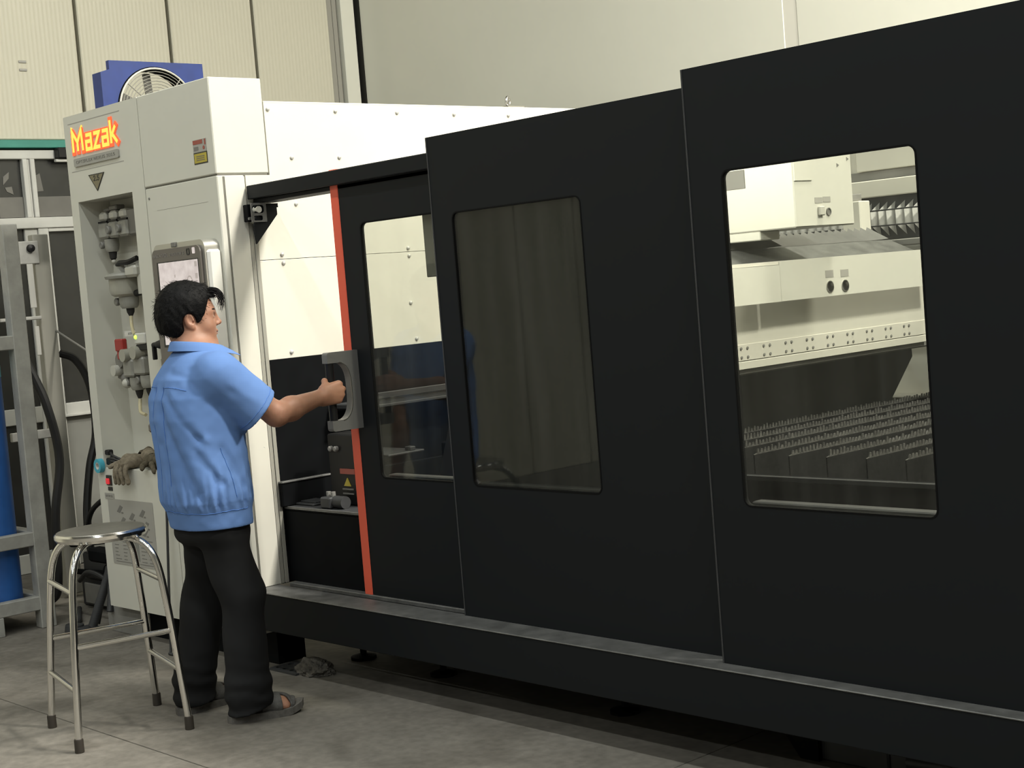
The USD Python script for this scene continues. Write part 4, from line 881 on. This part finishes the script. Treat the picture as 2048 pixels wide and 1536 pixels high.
def body_sdf(p):
    d = head_sdf(p)
    d = smin(d, cone(p, nk0, nk1, .056, .062), .035)
    d = smin(d, cone(p, hw(.035, 0, -.085), B(0, .05, 1.37), .030, .030), .04)
    t = ell(p, B(0, .01, 1.16), (.155, .105, .235), np.stack([Rr, F, U]))
    t = smin(t, ell(p, B(0, 0, .90), (.15, .105, .15), np.stack([Rr, F, U])), .08)
    for s, e, w in ((shR, elR, wrR), (shL, elL, wrL)):
        t = smin(t, cone(p, B(0, 0, 1.36), s, .05, .058), .06)
        t = smin(t, cone(p, s, e, .054, .045), .04)
        m_ = e + (w - e) * .35
        t = smin(t, cone(p, e, m_, .043, .045), .02); t = smin(t, cone(p, m_, w, .045, .0305), .02)
    for h_, k, a in ((hipR, knR, anR), (hipL, knL, anL)):
        t = smin(t, cone(p, h_, k, .078, .055), .06); t = smin(t, cone(p, k, a, .052, .038), .03)
    d = smin(d, t, .04)
    d = smin(d, foot_sdf(p, anR, dR), .02); d = smin(d, foot_sdf(p, anL, dL), .02)
    # relaxed left hand in front of the body
    hl = cone(p, wrL, wrL + np.array([.02, .03, -.06]), .024, .03)
    for k in range(4): hl = smin(hl, cone(p, wrL + np.array([.02, .054 - .016 * k, -.06]), wrL + np.array([.035, .060 - .018 * k, -.135]), .0105, .008), .005)
    hl = smin(hl, cone(p, wrL + np.array([.02, .03, -.03]), wrL + np.array([.045, .07, -.085]), .013, .009), .006)
    d = smin(d, hl, .012)
    return smin(d, hand_sdf(p), .010)
skin_lo = surface(body_sdf, (-5.48, 2.84, -.02), (-4.66, 3.62, 1.70), .0055)
def boxed(fn, lo, hi):
    lo, hi = np.asarray(lo, float), np.asarray(hi, float)
    return lambda p: np.maximum(fn(p), np.maximum(lo - p, p - hi).max(1))
def graft(base, lo, hi, h):
    """A box of the coarse skin is replaced by the same surface sampled finely; the boolean leaves one continuous skin."""
    lo, hi = np.asarray(lo, float), np.asarray(hi, float)
    fine = surface(boxed(body_sdf, lo, hi), lo - 3 * h, hi + 3 * h, h)
    mk = lambda m: m3.Manifold(m3.Mesh(np.asarray(m.vertices, np.float32), np.asarray(m.faces, np.uint32)))
    hole = m3.Manifold.cube(hi - lo - .012).translate(lo + .006)
    return tm((mk(base) - hole) + mk(fine))
body = graft(skin_lo, E0 - np.array([.135, .135, .125]), E0 + np.array([.145, .145, .165]), .0024)
body = graft(body, (-4.96, 3.42, 1.08), (-4.80, 3.63, 1.29), .0022)

man = thing('person', 'man in blue short-sleeved shirt and black trousers gripping the door handle', 'person', (O[0], O[1], 0))
put('body', body, 'skin', man, smooth=True)

# shirt: loose outer shell, open at hem, sleeves and neck
TZ = np.array([.72, .745, .79, .83, .88, .96, 1.05, 1.14, 1.22, 1.29, 1.34, 1.385, 1.42])
TA = np.array([.185, .187, .189, .200, .203, .203, .204, .206, .203, .185, .145, .092, .070])
TB = np.array([.140, .142, .146, .158, .160, .158, .158, .158, .150, .130, .105, .078, .064])
TF = np.array([-.006, -.008, -.012, -.018, -.020, -.022, -.026, -.032, -.034, -.028, -.020, -.012, -.006])
FOLDS = [  # (from, to, width, depth): soft folds over the surface
    (B(-.035, -.16, 1.25), B(-.03, -.19, .86), .018, .010), (B(.035, -.16, 1.25), B(.05, -.19, .86), .018, .010),
    (B(.075, -.175, 1.24), B(.180, -.10, 1.07), .019, .010), (B(.055, -.18, 1.17), B(.165, -.12, .87), .028, .014),
    (B(.03, -.19, 1.05), B(.09, -.17, .84), .022, .008), (B(.165, -.11, 1.03), B(.20, -.04, .90), .020, .007),
    (B(-.11, -.15, 1.15), B(-.10, -.18, .88), .024, .009), (B(.21, -.02, 1.02), B(.19, .06, .88), .018, .007),
    (B(.06, -.14, 1.32), B(.16, -.09, 1.28), .016, .005), (shR + np.array([.02, -.05, -.01]), elR + np.array([.03, -.07, -.01]), .016, .005), (shR + np.array([.06, -.02, -.04]), elR + np.array([.07, .0, -.05]), .015, .005)]
slE = elR + np.array([0, 0, -.045]); slR = shR + (slE - shR) * .70
slL = shL + (elL - shL) * .80
def shirt_outer(p):
    q = p - O; z = q[:, 2]; u = q @ Rr; w = q @ F - np.interp(z, TZ, TF)
    a, b = np.interp(z, TZ, TA), np.interp(z, TZ, TB)
    ang = np.arctan2(w, u)
    band = np.clip((z - .785) / .035, 0, 1); blouse = band * np.clip((.97 - z) / .15, 0, 1)
    ga = .0030 * blouse * np.sin(ang * 27 + 2.0 * np.sin(ang * 5) + 6 * z) + .0022 * blouse * np.sin(ang * 43 + 1.0)
    pw = 2.35
    k = ((np.abs(u) / a) ** pw + (np.abs(w) / b) ** pw) ** (1 / pw)
    d = (k - 1) * np.minimum(a, b) * .93 - ga
    d = smin(d, cone(p, B(0, -.015, 1.335), shR + np.array([0, 0, -.012]), .060, .074), .05)
    d = smin(d, cone(p, B(0, -.015, 1.335), shL + np.array([0, 0, -.020]), .060, .072), .05)
    d = smin(d, cone(p, shR, slE, .080, .094), .035)
    d = smin(d, cone(p, shL, elL, .078, .080), .035)
    for s, e, w_, dep in [(a_, b_, c_, d_) for a_, b_, c_, d_ in FOLDS]:
        d = d + dep * np.exp(-(seg(p, s, e) / w_) ** 2) - dep * .6 * np.exp(-(seg(p, s + np.array([.018, .012, .0]), e + np.array([.018, .012, .0])) / w_) ** 2)
    d = d + .005 * (meshkit.noise(p * np.array([11, 11, 5.5]), 3) - .5) + .0022 * (meshkit.noise(p * 34, 9) - .5)
    nR, nL = (elR - shR) / np.linalg.norm(elR - shR), (elL - shL) / np.linalg.norm(elL - shL)
    armR = (p - slR) @ nR; onR = cone(p, shR + nR * .10, elR + nR * .2, .125, .125) < 0
    armL = (p - slL) @ nL; onL = cone(p, shL + nL * .10, elL + nL * .2, .11, .11) < 0
    body_side = k < 1.06
    d = np.where(onR & ~body_side, smax(d, armR, .003), d); d = np.where(onL & ~body_side, smax(d, armL, .003), d)
    return d, armR, armL
def shirt_sdf(p):
    d, armR, armL = shirt_outer(p)
    cav = np.minimum(cone(p, shR + (slE - shR) * .5, slE + (slE - shR) * .6, .070, .094), cone(p, shL + (elL - shL) * .3, elL + (elL - shL) * .6, .066, .070))
    d = smax(d, -cav, .003)
    d = smax(d, .728 - p[:, 2], .003)
    hem = ell(p, B(0, -.008, .715), (.158, .122, .03), np.stack([Rr, F, U])); d = smax(d, -hem, .003)
    neck = cone(p, B(0, -.008, 1.34), B(0, -.004, 1.50), .060, .066); d = smax(d, -neck, .004)
    return smax(d, p[:, 2] - 1.392, .004)
shirt = surface(shirt_sdf, (-5.38, 2.78, .70), (-4.66, 3.36, 1.46), .0048)
shirt = relax(shirt)
sh = put('shirt', shirt, 'shirt_blue', man, smooth=True)
# shirt collar: a stand with a turned-down leaf ending in points
def collar():
    rings = []; N = 41
    for i in range(N):
        t = i / (N - 1); a = math.radians(-90 - 132 + 264 * t)              # from left front round the back to right front
        c, s = math.cos(a), math.sin(a); open_ = abs(t - .5) * 2
        ax, ay = .078 + .008 * open_, .082 + .012 * open_
        base, top = 1.388 - .012 * open_ ** 2, 1.432 - .030 * open_ ** 2
        drop = .036 - .006 * open_ ** 2 + .012 * open_ ** 8; out = .012 + .054 * open_ ** 4
        fw = .012 * open_ ** 2
        prof = [(0, base - .012), (.001, base + .012), (.003, top - .004), (.006, top), (.010, top - .003), (.010 + out * .5, top - drop * .5), (.010 + out, top - drop), (.006 + out, top - drop), (.006 + out * .5, top - drop * .5), (.005, top - .010), (-.001, base + .01), (-.003, base - .012)]
        rings.append([B((ax + e) * c, (ay + e) * s + fw - .004, z) for e, z in prof])
    P = np.array(rings); M = P.shape[1]; v = P.reshape(-1, 3); f = []
    for i in range(N - 1):
        for j in range(M):
            k = (j + 1) % M; q = (i * M + j, (i + 1) * M + j, (i + 1) * M + k, i * M + k); f += [(q[0], q[1], q[2]), (q[0], q[2], q[3])]
    for i in (0, N - 1):
        o = i * M; c = len(v); v = np.vstack([v, P[i].mean(0)])
        for j in range(M): f.append((c, o + j, o + (j + 1) % M) if i == 0 else (c, o + (j + 1) % M, o + j))
    m = trimesh.Trimesh(v, f, process=False)
    if m.volume < 0: m.invert()
    return m
put('collar', collar(), 'shirt_blue', sh, smooth=50)
# stitched seams lie on the surface: projected onto the mesh
from scipy.spatial import cKDTree
tree = cKDTree(shirt.vertices); vn = np.array(shirt.vertex_normals)
def on_shirt(pts, lift=.0008):
    o = []
    for p_ in spline(pts, 10):
        i = tree.query(p_, k=6)[1]; o.append(shirt.vertices[i].mean(0) + vn[i].mean(0) / np.linalg.norm(vn[i].mean(0)) * lift)
    return np.array(o)
def seam(pts, r=.0014): return tube(on_shirt(pts), r, 5, 1, False)
put('yoke_seam', [seam([B(-.17, -.13, 1.262), B(-.03, -.17, 1.268)]), seam([B(.035, -.17, 1.268), B(.10, -.15, 1.262), B(.155, -.12, 1.25)])], 'shirt_seam', sh)
put('pleat_edge', [seam([B(-.032, -.17, 1.268), B(-.03, -.18, 1.0), B(-.028, -.18, .84)], .0012), seam([B(.035, -.17, 1.268), B(.042, -.18, 1.1), B(.05, -.18, .9)], .0012)], 'shirt_seam', sh)
put('band_seam', seam([B(r, f, .792) for r, f in ((-.19, -.05), (-.13, -.14), (0, -.18), (.13, -.14), (.20, -.03), (.19, .08))], .0013), 'shirt_seam', sh)
put('pocket_edge', seam([B(.20, -.03, 1.03), B(.205, .0, .93), B(.205, .02, .84)], .0013), 'shirt_seam', sh)
nR = (elR - shR) / np.linalg.norm(elR - shR); pa_ = np.cross(nR, U); pa_ /= np.linalg.norm(pa_); pb_ = np.cross(nR, pa_)
put('sleeve_hem', seam([slR - nR * .022 + .088 * (pa_ * math.cos(a) + pb_ * math.sin(a)) for a in np.linspace(0, 2 * np.pi, 17)], .0012), 'shirt_seam', sh)

# trousers
def trouser_sdf(p):
    q = p - O; z = q[:, 2]; u = q @ Rr; w = q @ F
    zz = np.array([.62, .70, .78, .86, .93]); a = np.interp(z, zz, [.168, .168, .164, .154, .145]); b = np.interp(z, zz, [.122, .130, .130, .122, .115])
    k = ((np.abs(u) / a) ** 2.3 + (np.abs(w + .005) / b) ** 2.3) ** (1 / 2.3)
    d = (k - 1) * np.minimum(a, b) * .9
    d = smax(d, .66 - z, .05); d = smax(d, z - .93, .01)
    legs = None
    for h_, kn, an in ((hipR, knR, anR), (hipL, knL, anL)):
        low = an + np.array([0, 0, -.055]) + (dR if an is anR else dL) * .015
        l = smin(cone(p, O + (h_ - O) * np.array([.85, .85, 1]) + np.array([0, 0, -.15]), kn, .090, .083), cone(p, kn, low + np.array([0, 0, .10]), .084, .082), .012)
        l = smin(l, cone(p, low + np.array([0, 0, .10]), low, .080, .079), .02)
        s_ = np.clip((.26 - z) / .2, 0, 1)
        l = l + .0045 * s_ * np.sin(z * 95 + 7 * u + 9 * w + 3 * meshkit.noise(p * 18, 4)) + .004 * np.sin(z * 31 + 14 * u) * np.clip((.55 - np.abs(z - .46)) / .5, 0, 1)
        hemz = np.array([an[0], an[1]]); back = (p[:, :2] - hemz) @ (dR if an is anR else dL)[:2]
        l = smax(l, (.036 + np.clip(back, -.02, .1) * .26) - z, .004)
        legs = l if legs is None else smin(legs, l, .015)
    d = smin(d, legs, .03)
    gap = seg(p, B(-.005, .0, .66), B(0, .0, .75))
    return d + .0035 * (meshkit.noise(p * np.array([14, 14, 7]), 8) - .5) + .004 * np.sin(z * 17 + 20 * u - 9 * w) * np.clip((.95 - z) * 4, 0, 1)
trous = surface(trouser_sdf, (-5.42, 2.82, .0), (-4.74, 3.30, .95), .0055)
trous = relax(trous)
put('trousers', trous, 'trousers_black', man, smooth=True)

# hair
def hair_sdf(p):
    q = hd_(p); qa = q.copy(); qa[:, 1] = np.abs(qa[:, 1])
    d = ell(q, (-.020, 0, .054), (.110, .092, .105))
    d = smin(d, ell(q, (-.060, 0, -.005), (.066, .080, .072)), .04)
    d = smin(d, cone(q, (.045, .010, .112), (.092, .020, .080), .028, .012), .025)            # fringe mass
    face = np.maximum(q[:, 2] - (.060 + 0 * q[:, 0]), .052 - q[:, 0])                        # keep the face clear
    cut = smax(.048 - q[:, 0] + .30 * np.clip(q[:, 2] - .02, -.05, .06), q[:, 2] - .088, .01)
    d = smax(d, -cut, .010)
    ear = ell(qa, (-.008, .085, -.008), (.030, .034, .040)); d = smax(d, -ear, .008)
    side = smax(.002 - q[:, 0] - .25 * (q[:, 2] - .0), q[:, 2] - .012, .006)                  # in front of the ear: short sideburn
    d = smax(d, -smax(side, .0 - 0 * q[:, 0] - .004, .004), .008) if False else d
    low = smax(q[:, 2] - (-.006), -(q[:, 0] + .022), .006); d = smax(d, -low, .008)           # below the ear
    burn = smax(q[:, 2] - .000, .030 - q[:, 0] - .0, .006); d = smax(d, -burn, .006)
    nape = -.052 - .35 * (q[:, 0] + .08) - q[:, 2]; d = smax(d, nape, .012)
    st_ = meshkit.noise(np.stack([q[:, 0] * 60 + q[:, 2] * 30, q[:, 1] * 130, q[:, 2] * 24], 1), 6) - .5
    return d - .0045 * st_ - .0016 * (meshkit.noise(q * 150, 2) - .5)
hair = surface(hair_sdf, E0 - np.array([.18, .18, .13]), E0 + np.array([.17, .17, .20]), .0030)
put('hair', hair, 'hair', man, smooth=True)
# loose strands: over the crown, at the fringe and the nape
hr = np.random.default_rng(11); strands, wid = [], []
hv, hn = hair.vertices, np.array(hair.vertex_normals)
for i in hr.choice(len(hv), 1500, replace=False):
    q = hd_(hv[i:i + 1])[0]
    flow = np.array([.5, 0, -.35]) if q[0] > .0 else np.array([-.35, 0, -.9])
    if q[2] > .11: flow = np.array([.8 if q[0] > -.03 else -.7, .1, .1])
    if q[0] < -.05 and q[2] > .07: flow = np.array([-.7, 0, .25])
    f_ = flow @ HA; n_ = hn[i]; f_ = f_ - n_ * (f_ @ n_) + hr.normal(0, .22, 3); f_ /= np.linalg.norm(f_)
    L = hr.uniform(.010, .024); a = hv[i] - n_ * .003
    strands += [a, a + f_ * L * .35 + n_ * .0035, a + f_ * L * .7 + n_ * .004, a + f_ * L + n_ * hr.uniform(.001, .006)]; wid += [.0009, .0009, .0007, .0003]
for k in range(46):                                                 # fringe locks falling over the forehead
    y = hr.uniform(-.045, .05); a = hw(.070 + hr.uniform(-.012, .01), y, .118 + hr.uniform(-.012, .01)); e = .012 * hr.normal()
    strands += [a, a + np.array([.030, 0, -.006]) @ HA, a + np.array([.050, e * .5, -.030]) @ HA, a + np.array([.050 + hr.uniform(-.012, .006), e, -.055 - hr.uniform(0, .022)]) @ HA]; wid += [.0026, .0024, .0018, .0005]
hc = UsdGeom.BasisCurves.Define(stage, str(man.GetPath()) + '/hair_strands')
hc.CreateTypeAttr('linear'); hc.CreateCurveVertexCountsAttr(Vt.IntArray([4] * (len(strands) // 4)))
hc.CreatePointsAttr(Vt.Vec3fArray.FromNumpy((np.array(strands) - np.array([O[0], O[1], 0])).astype(np.float32))); hc.CreateWidthsAttr(Vt.FloatArray(wid)); hc.SetWidthsInterpolation('vertex')
UsdShade.MaterialBindingAPI.Apply(hc.GetPrim()).Bind(MAT['hair']); meta(hc, kind='stuff')

# eyes, brows and lips
for s in (-1, 1):
    ey = put('eye', at(trimesh.creation.icosphere(3, .0105), *hw(.0755, s * .031, .017)), 'eye_white', man, smooth=True)
    put('iris', at(lathe([(0, .0098), (.0045, .0096), (.0055, .0090), (0, .0090)], 18), *hw(.0755, s * .031, .017), axis=Fh), 'iris', ey)
    put('eyebrow', tube([hw(.088, s * .014, .041), hw(.0875, s * .026, .045), hw(.078, s * .042, .044), hw(.066, s * .052, .038)], [.0022] * 9 + [.0026] * 9 + [.0016] * 7, 8, 8), 'hair', man)
put('lips', [tube([hw(.084, -.020, -.0405), hw(.0945, -.008, -.0375), hw(.0955, 0, -.0385), hw(.0945, .008, -.0375), hw(.084, .020, -.0405)], .0042, 8, 6), tube([hw(.083, -.018, -.0435), hw(.0925, -.006, -.0465), hw(.0930, 0, -.047), hw(.0925, .006, -.0465), hw(.083, .018, -.0435)], .0044, 8, 6)], 'lip', man, smooth=True)

# sandals
def sandal(an, d):
    n = np.array([d[1], -d[0], 0]); o = np.array([an[0], an[1], 0])
    out = Polygon([(o + f * d + s * n)[:2] for f, s in ((-.072, 0), (-.062, -.028), (-.02, -.036), (.06, -.036), (.12, -.050), (.17, -.050), (.205, -.036), (.218, -.005), (.205, .025), (.165, .046), (.11, .050), (.05, .038), (-.02, .036), (-.062, .028))]).buffer(.012).buffer(-.010)
    m = plate_z(out, .0, .026); m = m.subdivide().subdivide()
    fwd = (m.vertices[:, :2] - o[:2]) @ d[:2]; m.vertices[:, 2] += np.clip(fwd - .13, 0, 1) ** 2 * 2.6
    sd = put('sandal', m, 'sandal_sole', man, smooth=40)
    def strap_sdf(p):
        v = np.abs(foot_sdf(p, an, d) - .0045) - .0042
        f = (p - o) @ d; s = (p - o) @ n
        b1 = np.maximum(.052 - f, f - .128); b2 = np.maximum(.150 - f + .25 * s, f - .188 + .2 * s)
        b3 = np.maximum(np.maximum(.12 - f, f - .155), np.abs(s + .002) - .013)
        return smax(smax(v, np.minimum(np.minimum(b1, b2), b3), .004), .014 - p[:, 2], .003)
    c = o + d * .10
    st_ = surface(strap_sdf, c - np.array([.14, .14, .0]) , c + np.array([.14, .14, .13]), .0034)
    put('strap', st_, 'sandal', sd, smooth=True)
sandal(anR, dR); sandal(anL, dL)
